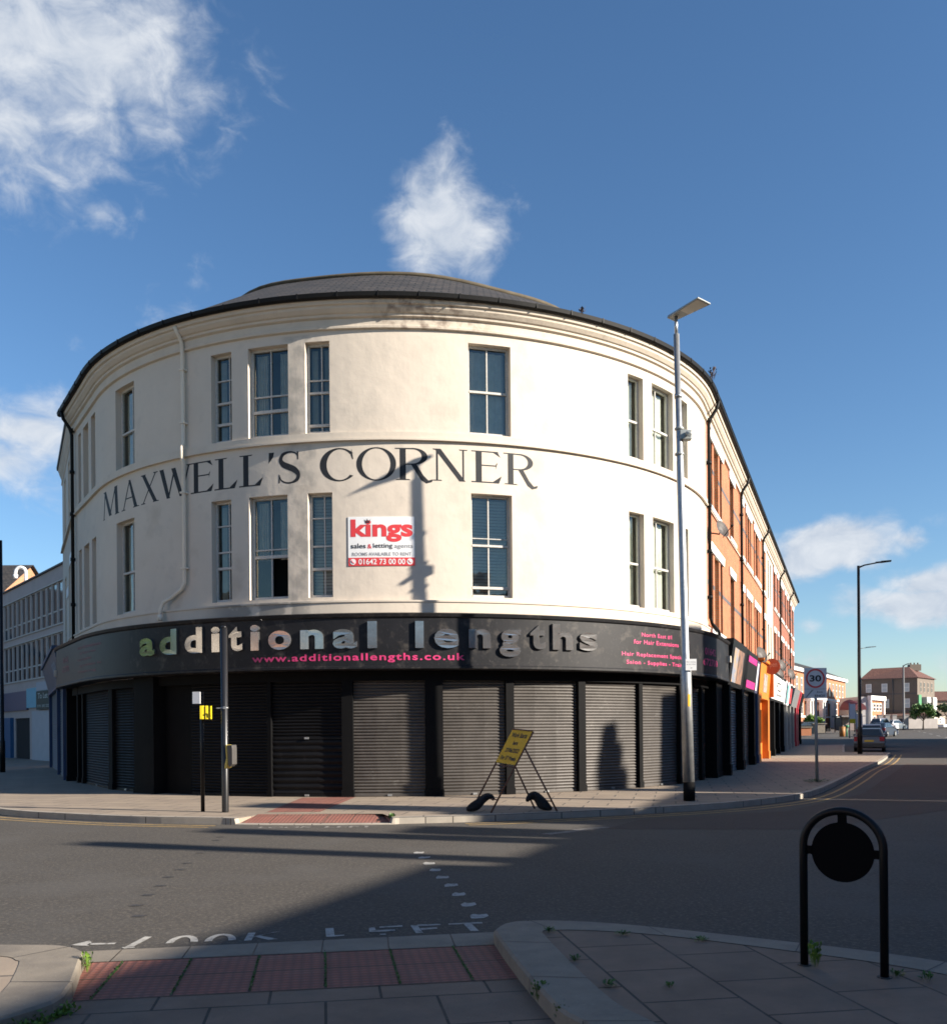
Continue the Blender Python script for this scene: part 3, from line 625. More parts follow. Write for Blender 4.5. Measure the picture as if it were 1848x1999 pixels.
raised([Vector(p) for p in ro_], [Vector(p) for p in ri_], 'near_pavement', R_(99))
lo = [(-30, 14), (-14, 8.4), (-8, 7.3), (-3.9, 7.12), (-3.45, 7.10), (-3.08, 7.06), (-2.85, 6.88), (-2.75, 6.6), (-2.50, 5.75), (-2.62, 5.35), (-3.1, 4.5), (-4.2, 2), (-6, -6)]
li = [(-30, 13.6), (-14, 8.05), (-8, 6.95), (-3.9, 6.78), (-3.5, 6.75), (-3.3, 6.7), (-3.2, 6.6), (-3.13, 6.5), (-2.90, 5.8), (-3.0, 5.45), (-3.45, 4.6), (-4.55, 2), (-6.3, -6)]
raised([Vector(p) for p in smooth(lo, per=3)], [Vector(p) for p in smooth(li, per=3)], 'near_pavement', R_(9), slabfar)

# markings
def flat(mb, pts, z=ZR+.004): mb.face([(x, y, z) for x, y in pts])
mb = MB()
def lines(kk, nn, offs, w=.075):
    for o in offs:
        A = offl(kk, nn, -o); B = offl(kk, nn, -o-w)
        for i in range(len(A)-1): flat(mb, [A[i], A[i+1], B[i+1], B[i]])
kk = kr_; nn = inward(kk); lines(kk[3:], nn[3:], (.22, .50))
kk = [p for p in kl if p.y < 60]; nn = inward(kk); lines(kk, nn, (.22, .48))
struct(mb, 'yellow_line', yellowline)
mb = MB()
for x, y in [(-0.76, 13.03), (-0.66, 12.54), (-0.57, 11.98), (-0.47, 11.43), (-0.37, 10.87), (-0.26, 10.32), (-0.16, 9.76), (-0.06, 9.18), (0.04, 8.62)]:
    r = random.Random(int(x*100)); q = [(-.07, -.055), (-.03, -.06), (.05, -.05), (.075, -.01), (.06, .05), (0, .03), (-.05, .055), (-.08, .0)]
    flat(mb, [(x+a*1.0+r.uniform(-.012, .012), y+b*1.9+r.uniform(-.015, .015)) for a, b in q])
struct(mb, 'white_stud_marking', whiteline)
mb = MB()
for x, y in [(-4.05, 15.12), (-4.0, 14.69), (-3.8, 13.19), (-3.69, 12.18), (-3.61, 11.64), (-3.57, 11.05), (-3.46, 10.44), (-3.4, 9.87), (-3.31, 9.28), (-3.1, 8.75)]:
    r = random.Random(int(y*100)); flat(mb, [(x-.07, y-.04), (x+.04, y-.05+r.uniform(-.02, .02)), (x+.07, y+.03), (x-.05, y+.05)])
struct(mb, 'old_stud_patch', darkpatch)
mb = MB()
class GroundF:      # writing on the road: a along, z away from the reader
    def __init__(s, x, y, ang, sh=0): s.x, s.y = x, y; s.d = (math.cos(R_(ang)), math.sin(R_(ang))); s.sh = sh
    def __call__(s, a, o, z): return (s.x+s.d[0]*a-s.d[1]*z+s.sh*z, s.y+s.d[1]*a+s.d[0]*z, ZR+.004+o)
    def bent(s, a, b): return False
G_ = GroundF(-3.22, 7.36, 10.2)
def gp(q): mb.face([G_(a, .0, z) for a, z in q])
gp([(.02, .22), (.14, .36), (.17, .28), (.17, .16)]); gp([(.15, .20), (.36, .18), (.37, .23), (.16, .26)])
gp([(.46, .04), (.53, .06), (.62, .40), (.56, .42)]); gp([(.44, .05), (.47, .0), (.55, .02), (.53, .07)])
def oarc(c, w):
    P = []
    for k in range(13):
        t = PI*k/12; P.append(((c-w*math.cos(t), .12+.27*math.sin(t)), (c-(w-.06)*math.cos(t), .12+.205*math.sin(t))))
    for k in range(12): gp([P[k][0], P[k+1][0], P[k+1][1], P[k][1]])
oarc(.89, .125); oarc(1.19, .125)
gp([(1.38, .08), (1.44, .08), (1.46, .38), (1.40, .38)]); gp([(1.44, .18), (1.60, .36), (1.67, .38), (1.46, .24)]); gp([(1.46, .22), (1.58, .06), (1.65, .09), (1.50, .25)])
gp([(2.04, .08), (2.11, .08), (2.11, .42), (2.04, .42)]); gp([(2.11, .08), (2.19, .10), (2.19, .13), (2.11, .13)])
gp([(2.40, .20), (2.46, .18), (2.46, .38), (2.41, .36)]); gp([(2.46, .18), (2.62, .19), (2.62, .25), (2.46, .25)]); gp([(2.50, .34), (2.70, .35), (2.70, .40), (2.50, .39)]); gp([(2.48, .06), (2.53, .06), (2.53, .10), (2.48, .10)])
gp([(2.78, .06), (2.84, .06), (2.83, .38), (2.77, .38)]); gp([(2.83, .34), (3.03, .34), (3.03, .39), (2.83, .40)]); gp([(2.84, .18), (2.98, .20), (2.98, .25), (2.84, .25)])
gp([(3.10, .34), (3.40, .33), (3.40, .39), (3.10, .38)]); gp([(3.24, .04), (3.31, .04), (3.30, .34), (3.23, .34)])
struct(mb, 'look_left_marking', whiteline)
mb = MB()
F2 = GroundF(-3.75, 16.38, 0)
put_text(mb, F2, 'LOOK', 0, .95, 0, .28, 0, .02); put_text(mb, F2, 'LEFT', 1.15, 2.0, 0, .28, 0, .02)
mb.face([(1.05, 15.15, ZR+.004), (2.05, 15.95, ZR+.004), (2.1, 15.85, ZR+.004), (1.2, 15.05, ZR+.004)])
mb.face([(1.6, 15.75, ZR+.004), (2.2, 16.15, ZR+.004), (2.3, 16.05, ZR+.004), (1.7, 15.65, ZR+.004)])
struct(mb, 'worn_marking', faintline)
mb = MB(); flat(mb, [(5.4, 15.5), (2.2, 15.8), (3.0, 17.3), (6.2, 18.8), (9.6, 23.4), (18.5, 40.5), (21, 39.5), (12.8, 21.5)], ZR+.003)
struct(mb, 'road_patch', asphred)
mb = MB()
for k in range(11):
    s = 62+k*9; z_ = ZR+.006+zf(s); z2 = ZR+.006+zf(s+4); mb.face([(9.6+.394*s-.05, s, z_), (9.6+.394*s+.08, s, z_), (9.6+.394*(s+4)+.08, s+4, z2), (9.6+.394*(s+4)-.05, s+4, z2)])
struct(mb, 'centre_line', whiteline)

# ================================================================== CORNER BUILDING
cb = thing('corner_building', 'cream curved corner building of three storeys with painted lettering and black shutters', 'building')
UP = (8.50, 10.63); LW = (4.66, 7.10)
wins = []   # a0,a1,floor, kwargs
R1 = ((.47, .05),)
wins += [(-8.16, -7.08, 'u', dict(rails=((.45, .05),), bars=(.62,), cur='side')), (-8.16, -7.12, 'l', dict(rails=((.45, .05),), bars=(.6,), cur='side')),
 (-4.18, -3.58, 'u', dict(rails=((.72, .03), (.46, .05), (.22, .06)), bars=(.70,), cur='side')),
 (-3.12, -2.08, 'u', dict(rails=((.47, .035), (.30, .07)), bars=(.5,), cur='side')),
 (-1.66, -1.07, 'u', dict(rails=((.60, .03), (.46, .05), (.10, .06)), bars=(.6,), cur='side')),
 (2.18, 3.22, 'u', dict(rails=((.49, .05),), bars=(.48,), cur='full')),
 (-4.20, -3.62, 'l', dict(rails=((.76, .03), (.50, .04), (.34, .06)), bars=(.68,), cur='side')),
 (-3.12, -2.12, 'l', dict(rails=((.49, .03), (.42, .07)), bars=(.5,), cur='side', open_to=.38, open_right=True)),
 (-1.62, -1.03, 'l', dict(rails=((.77, .03), (.50, .04), (.28, .06)), bars=(.6,), cur='blind', open_to=.24, open_right=True)),
 (2.22, 3.23, 'l', dict(rails=((.58, .02), (.51, .05), (.10, .06)), bars=(.46,), cur='blind'))]
for fl in 'ul':
    wins += [(6.76, 7.38, fl, dict(rails=R1, bars=(), cur='full')), (7.77, 8.88, fl, dict(rails=R1, bars=(.4,), cur='full')), (9.30, 9.90, fl, dict(rails=R1, bars=(), cur='full')),
             (-10.75, -10.15, fl, dict(rails=R1, bars=(), cur='side')), (-11.95, -11.15, fl, dict(rails=R1, bars=(), cur='side')), (-12.75, -12.3, fl, dict(rails=R1, bars=(), cur='side')),]
holes = []
for a0, a1, fl, kw in wins:
    z0, z1 = UP if fl == 'u' else LW; holes.append((a0, a1, z0, z1))
holesL = []
for a0, a1 in ((-16.3, -15.3), (-18.9, -17.9)):
    for z0, z1 in (UP, LW): holesL.append((a0, a1, z0, z1))
mb = MB()
wallgrid(mb, WF, AK, 12.42, 4.2, 11.0, holes, 0, 0.0)
wallgrid(mb, WF, -20.3, AK, 4.2, 11.0, holesL, 0, 0.0, depth=.10)
for h in holesL: mb.face([WF(h[0], -.10, h[2]), WF(h[1], -.10, h[2]), WF(h[1], -.10, h[3]), WF(h[0], -.10, h[3])])
e = (-20.3); mb.face([WF(e, 0, 0), WF(e, -8, 0), WF(e, -8, 11.4), WF(e, 0, 11.4)])
mb.wbox(WF, 12.30, 12.50, -.3, 0.02, 4.2, 11.0)
mb.build('wall', cream, cb)
for a0, a1, fl, kw in wins:
    z0, z1 = UP if fl == 'u' else LW
    sash(cb, WF, a0, a1, z0, z1, **kw)
# plinth band over the fascia, string course, cornice
mb = MB(); mb.wbox(WF, -20.3, 12.46, -.02, .09, 4.27, 4.52, 0); mb.wbox(WF, -20.3, 12.44, -.02, .115, 4.52, 4.56, 0); mb.build('plinth_band', creamtrim, cb)
mb = MB(); mb.wbox(WF, -20.3, 12.46, -.02, .055, 8.325, 8.47); mb.wbox(WF, -20.3, 12.44, -.02, .08, 8.28, 8.328); mb.build('string_course', creamtrim, cb)
mb = MB()
prof = [(0.0, 10.86), (.07, 10.88), (.075, 10.93), (.05, 10.95), (.055, 11.10), (.12, 11.13), (.13, 11.18), (.17, 11.20), (.24, 11.28), (.25, 11.33), (.30, 11.35), (.33, 11.46)]
def run_profile(mb, F, a0, a1, prof, da=.16, mi=0):
    n = max(1, int((a1-a0)/da)) if F.bent(a0, a1) else 1
    for k in range(n):
        b0 = a0+(a1-a0)*k/n; b1 = a0+(a1-a0)*(k+1)/n
        for (o0, z0), (o1, z1) in zip(prof[:-1], prof[1:]): mb.face([F(b0, o0, z0), F(b1, o0, z0), F(b1, o1, z1), F(b0, o1, z1)], mi)
run_profile(mb, WF, -13.75, 12.46, prof); run_profile(mb, WF, -20.4, -13.75, [(o*.42, z) for o, z in prof])
for A__, P__ in ((-20.4, [(o*.42, z) for o, z in prof]), (-13.75, prof)): mb.face([WF(A__, -.1, 10.8)]+[WF(A__, o, z) for o, z in P__]+[WF(A__, -.1, 11.46)])
mb.build('cornice', dirtytrim, cb)
mb = MB()
gp_ = [(o-.06, z) for o, z in [(.33, 11.46), (.36, 11.44), (.44, 11.43), (.49, 11.46), (.51, 11.55), (.48, 11.555), (.47, 11.50), (.42, 11.47), (.36, 11.50), (.34, 11.56)]]
flank = lambda P: [(o*.42, z) for o, z in P]
run_profile(mb, WF, -13.75, 12.5, gp_); run_profile(mb, WF, -20.5, -13.75, flank(gp_))
for k in range(29):
    a = -13.4+k*.9; mb.wbox(WF, a, a+.03, .28, .455, 11.45, 11.565)
mb.build('gutter', gutter, cb)
def roof_strips(mb, a0, a1, oe=.46, ze=11.53, oi=-3.5, zi=13.80, da=.5):
    n = max(2, int((a1-a0)/da))
    zq = lambda a: .20*math.exp(-((a+6.5)/2.6)**2)-.12*math.exp(-((a-5)/2.5)**2)
    for k in range(n):
        b0 = a0+(a1-a0)*k/n; b1 = a0+(a1-a0)*(k+1)/n; m = 7
        for j in range(m):
            o0, o1 = oe+(oi-oe)*j/m, oe+(oi-oe)*(j+1)/m; z0, z1 = ze+(zi-ze)*j/m, ze+(zi-ze)*(j+1)/m; u0, u1 = j/m, (j+1)/m
            mb.face([WF(b0, o0, z0+zq(b0)*u0), WF(b1, o0, z0+zq(b1)*u0), WF(b1, o1, z1+zq(b1)*u1), WF(b0, o1, z1+zq(b0)*u1)])
        if oi > -6: mb.face([WF(b0, oi, zi+zq(b0)), WF(b1, oi, zi+zq(b1)), WF(b1, oi-2.2, zi-1.3), WF(b0, oi-2.2, zi-1.3)])
    return mb
rf_ = roof_strips(MB(), -13.75, 12.5, oe=.40); roof_strips(rf_, -20.5, -13.75, oe=.17); rf_.build('roof', slate, cb)
mb = MB()
n = 46
zq_ = lambda a: .20*math.exp(-((a+6.5)/2.6)**2)-.12*math.exp(-((a-5)/2.5)**2)
pts = [WF(-20.5+33*k/n, -3.5, 13.83+zq_(-20.5+33*k/n)) for k in range(n+1)]; mb.tube(pts, .06, 6)
mb.build('roof_ridge', M('mossy_ridge', (.10, .08, .05), .9, var=.4, vs=3), cb)
# painted words
mb = MB()
for ch, a0, a1 in [('M', -9.24, -7.99), ('A', -7.83, -6.88), ('X', -6.79, -6.02), ('W', -5.99, -4.81), ('E', -4.85, -4.12), ('L', -4.1, -3.43), ('L', -3.39, -2.74), ("'", -2.61, -2.45), ('S', -2.36, -1.78), ('C', -1.32, -0.51), ('O', -0.44, 0.45), ('R', 0.44, 1.28), ('N', 1.31, 2.15), ('E', 2.23, 2.98), ('R', 3.02, 3.87)]:
    if ch == 'C': mb.build('painted_lettering', lettermat, cb); mb = MB()
    serif(mb, WF, ch, a0, a1, 7.36, 8.11, .0012)
mb.build('painted_lettering', lettermat, cb)
# pipes
mb = MB()
P = [(-5.0, .34, 11.38), (-5.0, .20, 11.2), (-5.0, .11, 11.05), (-5.0, .09, 10.6), (-5.0, .085, 8.6), (-5.0, .14, 8.5), (-5.0, .14, 8.25), (-5.0, .085, 8.15), (-5.0, .08, 5.2), (-5.1, .08, 5.05), (-5.45, .09, 4.86), (-5.66, .16, 4.76), (-5.72, .2, 4.6), (-5.72, .22, 4.32)]
mb.tube([WF(*p) for p in P], .048, 10)
for z in (10.4, 9.1, 7.4, 5.55): mb.wbox(WF, -5.075, -4.925, -.0, .145, z-.02, z+.02)
mb.tube([WF(-5.72, .22, 4.45), WF(-5.72, .22, 4.30)], .062, 10)
mb.build('downpipe', palegrey, cb, label='cream downpipe bending left above the black fascia')
for a, ztop in ((-13.2, 11.3), (12.44, 11.3)):
    mb = MB(); zb = 4.3 if a < 0 else 4.85
    mb.tube([WF(a, .40, 11.44), WF(a, .34, 11.22), WF(a, .16, 10.95), WF(a, .10, 10.75), WF(a, .10, zb)], .052, 10)
    for z in (10.9, 9.6, 8.3, 6.9, 5.5): mb.tube([WF(a, .10, z-.05), WF(a, .10, z+.05)], .075, 10)
    if a > 0:
        mb.tube([WF(a, .10, 4.9), WF(a+.25, .12, 4.72), WF(a+1.7, .14, 4.62), WF(a+2.0, .16, 4.3)], .05, 8)
    mb.build('downpipe', gutter, cb, label='black downpipe at the '+('left' if a < 0 else 'right')+' end of the curved wall')
# stain on the cornice, weeds in the gutter are separate
# shopfront
ff = MB(); FA0, FA1 = -14.3, 13.6
def fprof(a0, a1, mb, mi=0):
    run_profile(mb, WF, a0, a1, [(.05, 2.93), (.46, 2.93), (.52, 2.95), (.52, 3.00), (.50, 3.02), (.50, 4.10), (.54, 4.13), (.56, 4.20), (.50, 4.22), (.08, 4.275)], .16, mi)
fprof(-6.55, FA1, ff, 0); fprof(FA0, -6.55, ff, 1)
for a in (FA0, FA1): ff.face([WF(a, .02, 2.93), WF(a, .50, 2.93), WF(a, .50, 4.22), WF(a, .02, 4.28)])
fas = ff.build('shop_fascia', [fasciam, fascial], cb)
LT = [('a', -6.06, -5.52), ('d', -5.34, -4.8), ('d', -4.55, -4.05), ('i', -3.8, -3.57), ('t', -3.34, -3.0), ('i', -2.8, -2.59), ('o', -2.37, -1.84), ('n', -1.63, -1.12), ('a', -0.91, -0.39), ('l', -0.16, 0.04), ('l', 0.86, 1.04), ('e', 1.27, 1.8), ('n', 2.02, 2.51), ('g', 2.71, 3.2), ('t', 3.43, 3.8), ('h', 3.98, 4.5), ('s', 4.68, 5.18)]
for ch, a0, a1 in LT:
    top = 4.02 if ch in 'dlh' else (4.0 if ch == 'i' else (3.98 if ch == 't' else 3.85)); bot = 3.22 if ch == 'g' else 3.41
    mb = MB(); put_text(mb, WF, ch, a0, a1, bot, top, .50+.032, offset=.036, extrude=.032)
    mb.build('raised_letter', chrome, fas)
mb = MB(); put_text(mb, WF, 'www.additionallengths.co.uk', -2.79, 1.94, 3.09, 3.30, .506, offset=.02, spacing=1.15); mb.build('web_address', pink, fas)
mb = MB()
put_text(mb, WF, 'North East #1', 6.63, 7.83, 3.83, 3.94, .506, .012, 0, 1.1); put_text(mb, WF, 'for Hair Extensions', 6.35, 8.15, 3.65, 3.76, .506, .012, 0, 1.1)
put_text(mb, WF, 'Hair Replacement Specialist', 5.95, 8.62, 3.31, 3.44, .506, .012, 0, 1.1); put_text(mb, WF, 'Salon - Supplies - Training', 6.10, 8.62, 3.11, 3.24, .506, .012, 0, 1.1)
put_text(mb, WF, '01642', 9.75, 10.75, 3.56, 3.76, .506, .02); put_text(mb, WF, '672700', 9.62, 10.95, 3.26, 3.46, .506, .02)
mb.build('shop_details_text', pink, fas)
mb = MB()
for i, t in enumerate(('Hair Extensions', 'Hair Replacement', 'Salon Supplies', 'Specialists in', 'Training')):
    put_text(mb, WF, t, -10.2+.3*(i % 2), -8.0-.35*(i % 3), 3.85-.17*i, 3.94-.17*i, .506, .01)
put_text(mb, WF, '01642', -12.6, -11.7, 3.62, 3.80, .506, .02); put_text(mb, WF, '672700', -12.7, -11.6, 3.35, 3.53, .506, .02)
mb.build('faded_text', dullpink, fas)
mb = MB(); mb.wbox(WF, 13.2, 13.42, .505, .60, 3.55, 3.75); mb.build('alarm_box', creamtrim, fas)
mb = MB(); mb.wbox(WF, -14.0, -13.85, .505, .58, 3.3, 3.5, 0); mb.build('alarm_box', creamtrim, fas)
# wall behind the shutters, pilasters, shutters
mb = MB(); wallgrid(mb, WF, -14.3, 13.6, 0, 2.95, [], 0, -.20); mb.build('shop_wall', dark, cb)
for a0, a1, o1 in [(-8.82, -8.52, .16), (-7.02, -6.86, .17), (-6.86, -6.02, .34), (-2.68, -2.58, .16), (-.84, -.58, .19), (1.09, 1.50, .21), (3.02, 3.22, .18), (4.98, 5.19, .18), (7.06, 7.20, .17), (9.06, 9.16, .17), (11.0, 11.25, .17), (12.2, 13.6, .42), (-14.3, -14.02, .35), (-12.95, -12.80, .2), (-12.38, -12.20, .16)]:
    mb = MB(); mb.wbox(WF, a0, a1, -.19, o1-.13, 0, 2.93); mb.wbox(WF, a0-.015, a1+.015, -.19, o1-.11, 0, .16)
    mb.build('pilaster', blackmatt, cb)
mb = MB(); mb.wbox(WF, -14.2, 13.5, -.19, .06, 2.70, 2.92); mb.build('shutter_shade_box', blackmatt, cb)  # black header box added to deepen the fascia's shadow on the shutters
z1 = 2.90
for a0, a1, m, p in [(-12.2, -8.82, shutblack, .074), (-8.52, -7.02, shutblack, .074), (-4.95, -2.68, shutblack, .074), (-.58, 1.09, shutgrey, .074), (1.50, 3.02, shutgrey, .074), (3.22, 4.98, shutgrey, .074), (5.19, 7.06, shutgrey, .074), (7.20, 9.06, shutgrey, .074), (9.16, 11.0, shutgrey, .074), (11.25, 12.2, shutgrey, .074)]:
    shutter(cb, WF, a0, a1, .01, z1, -.08, m, p)
shutter(cb, WF, -2.58, -.84, 1.35, z1, -.08, shutblack, .074); shutter(cb, WF, -2.58, -.84, .01, 1.35, -.07, shutblack, .142, label='black roller shutter with widely spaced slats')
mb = MB(); mb.wbox(WF, -6.0, -5.0, -.19, -.15, 0, 2.9); mb.build('recessed_door', blackmatt, cb)
# street name plates on the left flank
mb = MB()
for a, z in ((-14.9, 7.05), (-16.9, 6.2)): mb = MB(); mb.wbox(WF, a-.55, a+.55, .0, .03, z, z+.32); mb.build('street_name_plate', signwhite, cb)

# letting board on the wall
lb = thing('letting_board', "white and red estate agent's board fixed to the cream wall between the windows", 'sign')
mb = MB(); mb.wbox(WF, -.66, .88, .002, .014, 5.56, 6.51, 0, .2); mb.build('board', signwhite, lb)
mb = MB(); mb.wbox(WF, -.655, .885, .001, .016, 5.37, 5.56, 0, .2); rb = mb.build('phone_strip', signred, lb)
mb = MB(); put_text(mb, WF, 'kings', -.60, .84, 5.92, 6.45, .018, offset=.035); put_text(mb, WF, '&', -.21, -.11, 5.77, 5.87, .018, offset=.012); mb.build('board_name', signred, lb)
mb = MB(); put_text(mb, WF, 'sales', -.60, -.25, 5.775, 5.89, .018, offset=.012); put_text(mb, WF, 'letting', -.08, .37, 5.75, 5.89, .018, offset=.012)
def cr_(p): mb.face([WF(-.21+x, .020, 6.36+z) for x, z in p])
cr_([(-.05, 0), (.05, 0), (.05, .03), (-.05, .03)]); cr_([(-.05, .03), (-.075, .09), (-.02, .04)]); cr_([(-.02, .035), (0, .11), (.02, .035)]); cr_([(.05, .03), (.075, .09), (.02, .04)])
mb.build('board_text', signblack, lb)
mb = MB(); put_text(mb, WF, 'agents', .41, .84, 5.75, 5.86, .018, offset=.004); put_text(mb, WF, 'ROOMS AVAILABLE TO RENT', -.57, .80, 5.60, 5.68, .018, offset=.006); mb.build('board_text', signgrey, lb)
mb = MB(); put_text(mb, WF, '01642 73 00 00', -.42, .66, 5.40, 5.53, .020, offset=.012)
for c in (-.55, .77):
    mb.face([WF(c+.07*math.cos(t*PI/8), .020, 5.465+.07*math.sin(t*PI/8)) for t in range(16)])
mb.build('phone_number', signwhite, lb)
mb = MB()
for c in (-.55, .77): mb.tube([WF(c-.03, .022, 5.50), WF(c-.02, .022, 5.46), WF(c+.03, .022, 5.43)], .009, 5)
mb.build('handset_symbol', signred, lb)
for t_, pos in ((cb, WF(0, 0, 0)), (lb, WF(.1, .03, 5.37))): place(t_, pos)

# ================================================================== BRICK TERRACE ALONG THE RIGHT STREET
def lintel(mb, a0, a1, z0, z1, F=WF, mi=0):
    i = len(mb.v); o = .05; d = (a1-a0)*.04
    for oo in (-.02, o):
        for a, z in ((a0+d, z0), (a1-d, z0), (a1, z1), (a0, z1)): mb.v.append(F(a, oo, z))
    for f in ((4, 5, 6, 7), (0, 3, 2, 1), (0, 1, 5, 4), (1, 2, 6, 5), (2, 3, 7, 6), (3, 0, 4, 7)): mb.f.append(tuple(i+k for k in f)); mb.m.append(mi); mb.sm.append(False)
def terrace(name, label, A0, A1, groups, wm, lm, roof=True, pipes=(), top=11.0):
    t = thing(name, label, 'building')
    hs = []; 
    for g0, g1, ws in groups:
        for a0, a1 in ws:
            for z0, z1 in (UP, LW): hs.append((a0, a1, z0, z1))
    mb = MB(); wallgrid(mb, WF, A0, A1, 4.0, top, hs, depth=.20); mb.face([WF(A1, 0, 0), WF(A1, -9, 0), WF(A1, -9, top+.5), WF(A1, -3.5, 13.8), WF(A1, 0, top+.5)])
    mb.build('wall', wm, t)
    for g0, g1, ws in groups:
        if lm:
            for z0, z1 in ((10.63, 10.93), (7.08, 7.37)): mb = MB(); lintel(mb, g0, g1, z0, z1); mb.build('lintel', lm, t)
            for zc in (8.42, 4.58): mb = MB(); mb.wbox(WF, g0+.05, g1-.05, -.02, .08, zc-.08, zc+.07); mb.build('sill', lm, t)
        for a0, a1 in ws:
            for z0, z1 in (UP, LW): sash(t, WF, a0, a1, z0, z1, off=-.14, rails=R1, bars=(), cur='full' if (a0*7) % 3 < 1.5 else None)
    if wm in (redbrick, redbrick2):
        mb = MB(); al = sorted(x for g in groups for w in g[2] for x in w); edges = [A0+.1]+al+[A1-.1]
        for zc in (9.72, 6.02):
            for k in range(0, len(edges), 2): mb.wbox(WF, edges[k], edges[k+1], -.01, .004, zc-.07, zc+.07)
        mb.build('brick_band', darkband, t)
        mb = MB(); mb.wbox(WF, A0+.1, A1-.1, -.02, .05, 8.30, 8.345); mb.build('string_course', creamtrim, t)
    if roof:
        mb = MB(); run_profile(mb, WF, A0, A1, prof); mb.build('cornice', dirtytrim, t)
        mb = MB(); run_profile(mb, WF, A0, A1, gp_); mb.build('gutter', gutter, t)
        roof_strips(MB(), A0, A1, da=60).build('roof', slate, t)
    for a in pipes:
        mb = MB(); mb.tube([WF(a, .40, 11.44), WF(a, .32, 11.2), WF(a, .14, 10.95), WF(a, .09, 10.7), WF(a, .09, 4.3)], .055, 8)
        for z in (10, 8.2, 6.4): mb.tube([WF(a, .09, z-.05), WF(a, .09, z+.05)], .08, 8)
        mb.build('downpipe', gutter, t)
    return t
redbrick2 = M('dull_red_brick', (.34, .105, .06), .9, var=.22, vs=1.6, bump=.006, bs=60, brick=(.225, .075, .009, (.30, .19, .14), (.27, .08, .045), .5))
g1 = [(13.1, 16.8, [(13.35, 13.95), (14.35, 15.45), (15.85, 16.4)]), (18.4, 20.45, [(18.8, 20.05)]), (22.35, 23.85, [(22.6, 23.6)]), (24.4, 27.3, [(24.6, 25.1), (25.45, 26.3), (26.6, 27.1)]), (28.2, 31.7, [(28.45, 29.0), (29.4, 30.5), (30.9, 31.4)]), (33.1, 35.2, [(33.5, 34.8)])]
tA = terrace('brick_terrace', 'red brick terrace with white lintels joining the cream corner building', 12.5, 35.8, g1, redbrick, whitepaint, pipes=(22.1, 32.6))
tB = terrace('rendered_house', 'narrow white rendered house between two red brick terraces', 35.8, 40.4, [(0, 0, [(36.6, 37.5), (38.3, 39.2)])], creamtrim, None)
g3 = [(40.9, 43.0, [(41.2, 42.6)]), (43.9, 45.3, [(44.1, 45.0)]), (46.8, 50.4, [(47.1, 47.7), (48.1, 49.1), (49.5, 50.1)]), (51.6, 53.2, [(51.8, 53.0)]), (54.4, 56.0, [(54.6, 55.8)]), (57.6, 59.6, [(57.9, 59.3)]), (61.0, 63.2, [(61.3, 62.9)])]
tC = terrace('brick_terrace', 'far red brick terrace beyond the narrow white rendered house', 40.4, 64.1, g3, redbrick2, whitepaint, pipes=(45.8, 56.6))
def fascia_board(t, a0, a1, z0, z1, m, off0=.5, off1=.62, name='shop_fascia', label=None):
    mb = MB(); i = len(mb.v)
    P = [(a0, .0, z0), (a1, .0, z0), (a1, off0, z0), (a0, off0, z0), (a0, .0, z1), (a1, .0, z1), (a1, off1, z1), (a0, off1, z1)]
    mb.hexa([WF(*p) for p in P]); o = mb.build(name, m, t)
    if label: o['label'] = label
    return o
def panel_on(t, a0, a1, z0, z1, m, f0, f1, zz0, zz1, name='sign_panel', txt=None, tm=None):
    """panel or text lying on a leaning fascia"""
    def FF(a, o, z): k = (z-zz0)/(zz1-zz0); return WF(a, f0+(f1-f0)*k+o, z)
    mb = MB(); mb.face([FF(a0, .012, z0), FF(a1, .012, z0), FF(a1, .012, z1), FF(a0, .012, z1)]); o = mb.build(name, m, t)
    if txt:
        mb = MB()
        for s, x0, x1, y0, y1 in txt: put_text(mb, FF, s, x0, x1, y0, y1, .018, .01)
        mb.build('sign_text', tm, o)
    return o
def pil(t, a0, a1, z1, m, off=.5, label=None):
    mb = MB(); mb.wbox(WF, a0, a1, 0, off, 0, z1); mb.wbox(WF, a0-.02, a1+.02, 0, off+.03, 0, .35); o = mb.build('pilaster', m, t)
    if label: o['label'] = label
# shops under the first terrace
mb = MB(); mb.face([WF(12.6, .02, 0), WF(35.8, .02, 0), WF(35.8, .02, 4.1), WF(12.6, .02, 4.1)]); mb.build('shop_wall', dark, tA)
fascia_board(tA, 13.75, 18.2, 2.85, 4.35, black, .45, .66, label='black fascia with blue and orange photo panels')
panel_on(tA, 14.3, 15.6, 3.0, 4.1, M('blue_photo_panel', (.10, .22, .38), .4, var=.6, vs=3, col2=(.5, .3, .12)), .45, .66, 2.85, 4.35)
panel_on(tA, 15.7, 17.3, 3.0, 4.1, M('brown_photo_panel', (.05, .06, .08), .4, var=.6, vs=3, col2=(.35, .18, .10)), .45, .66, 2.85, 4.35)
fascia_board(tA, 18.4, 22.9, 2.9, 4.35, black, .45, .62, label='black fascia with magenta strips')
magenta = M('magenta_vinyl', (.42, .02, .17), .5)
panel_on(tA, 19.0, 22.6, 3.0, 3.28, magenta, .45, .62, 2.9, 4.35, 'magenta_strip')
panel_on(tA, 19.0, 22.6, 3.95, 4.18, magenta, .45, .62, 2.9, 4.35, 'magenta_strip')
fascia_board(tA, 23.0, 24.2, 2.9, 4.2, M('dark_violet_paint', (.05, .05, .10), .5), .45, .6)
panel_on(tA, 23.1, 23.6, 3.0, 4.1, signwhite, .45, .6, 2.9, 4.2)
for a0, a1, m in ((13.75, 14.15, blackmatt), (17.7, 18.35, blackmatt), (22.2, 22.8, blackmatt), (23.9, 24.25, bluep)): pil(tA, a0, a1, 2.88, m)
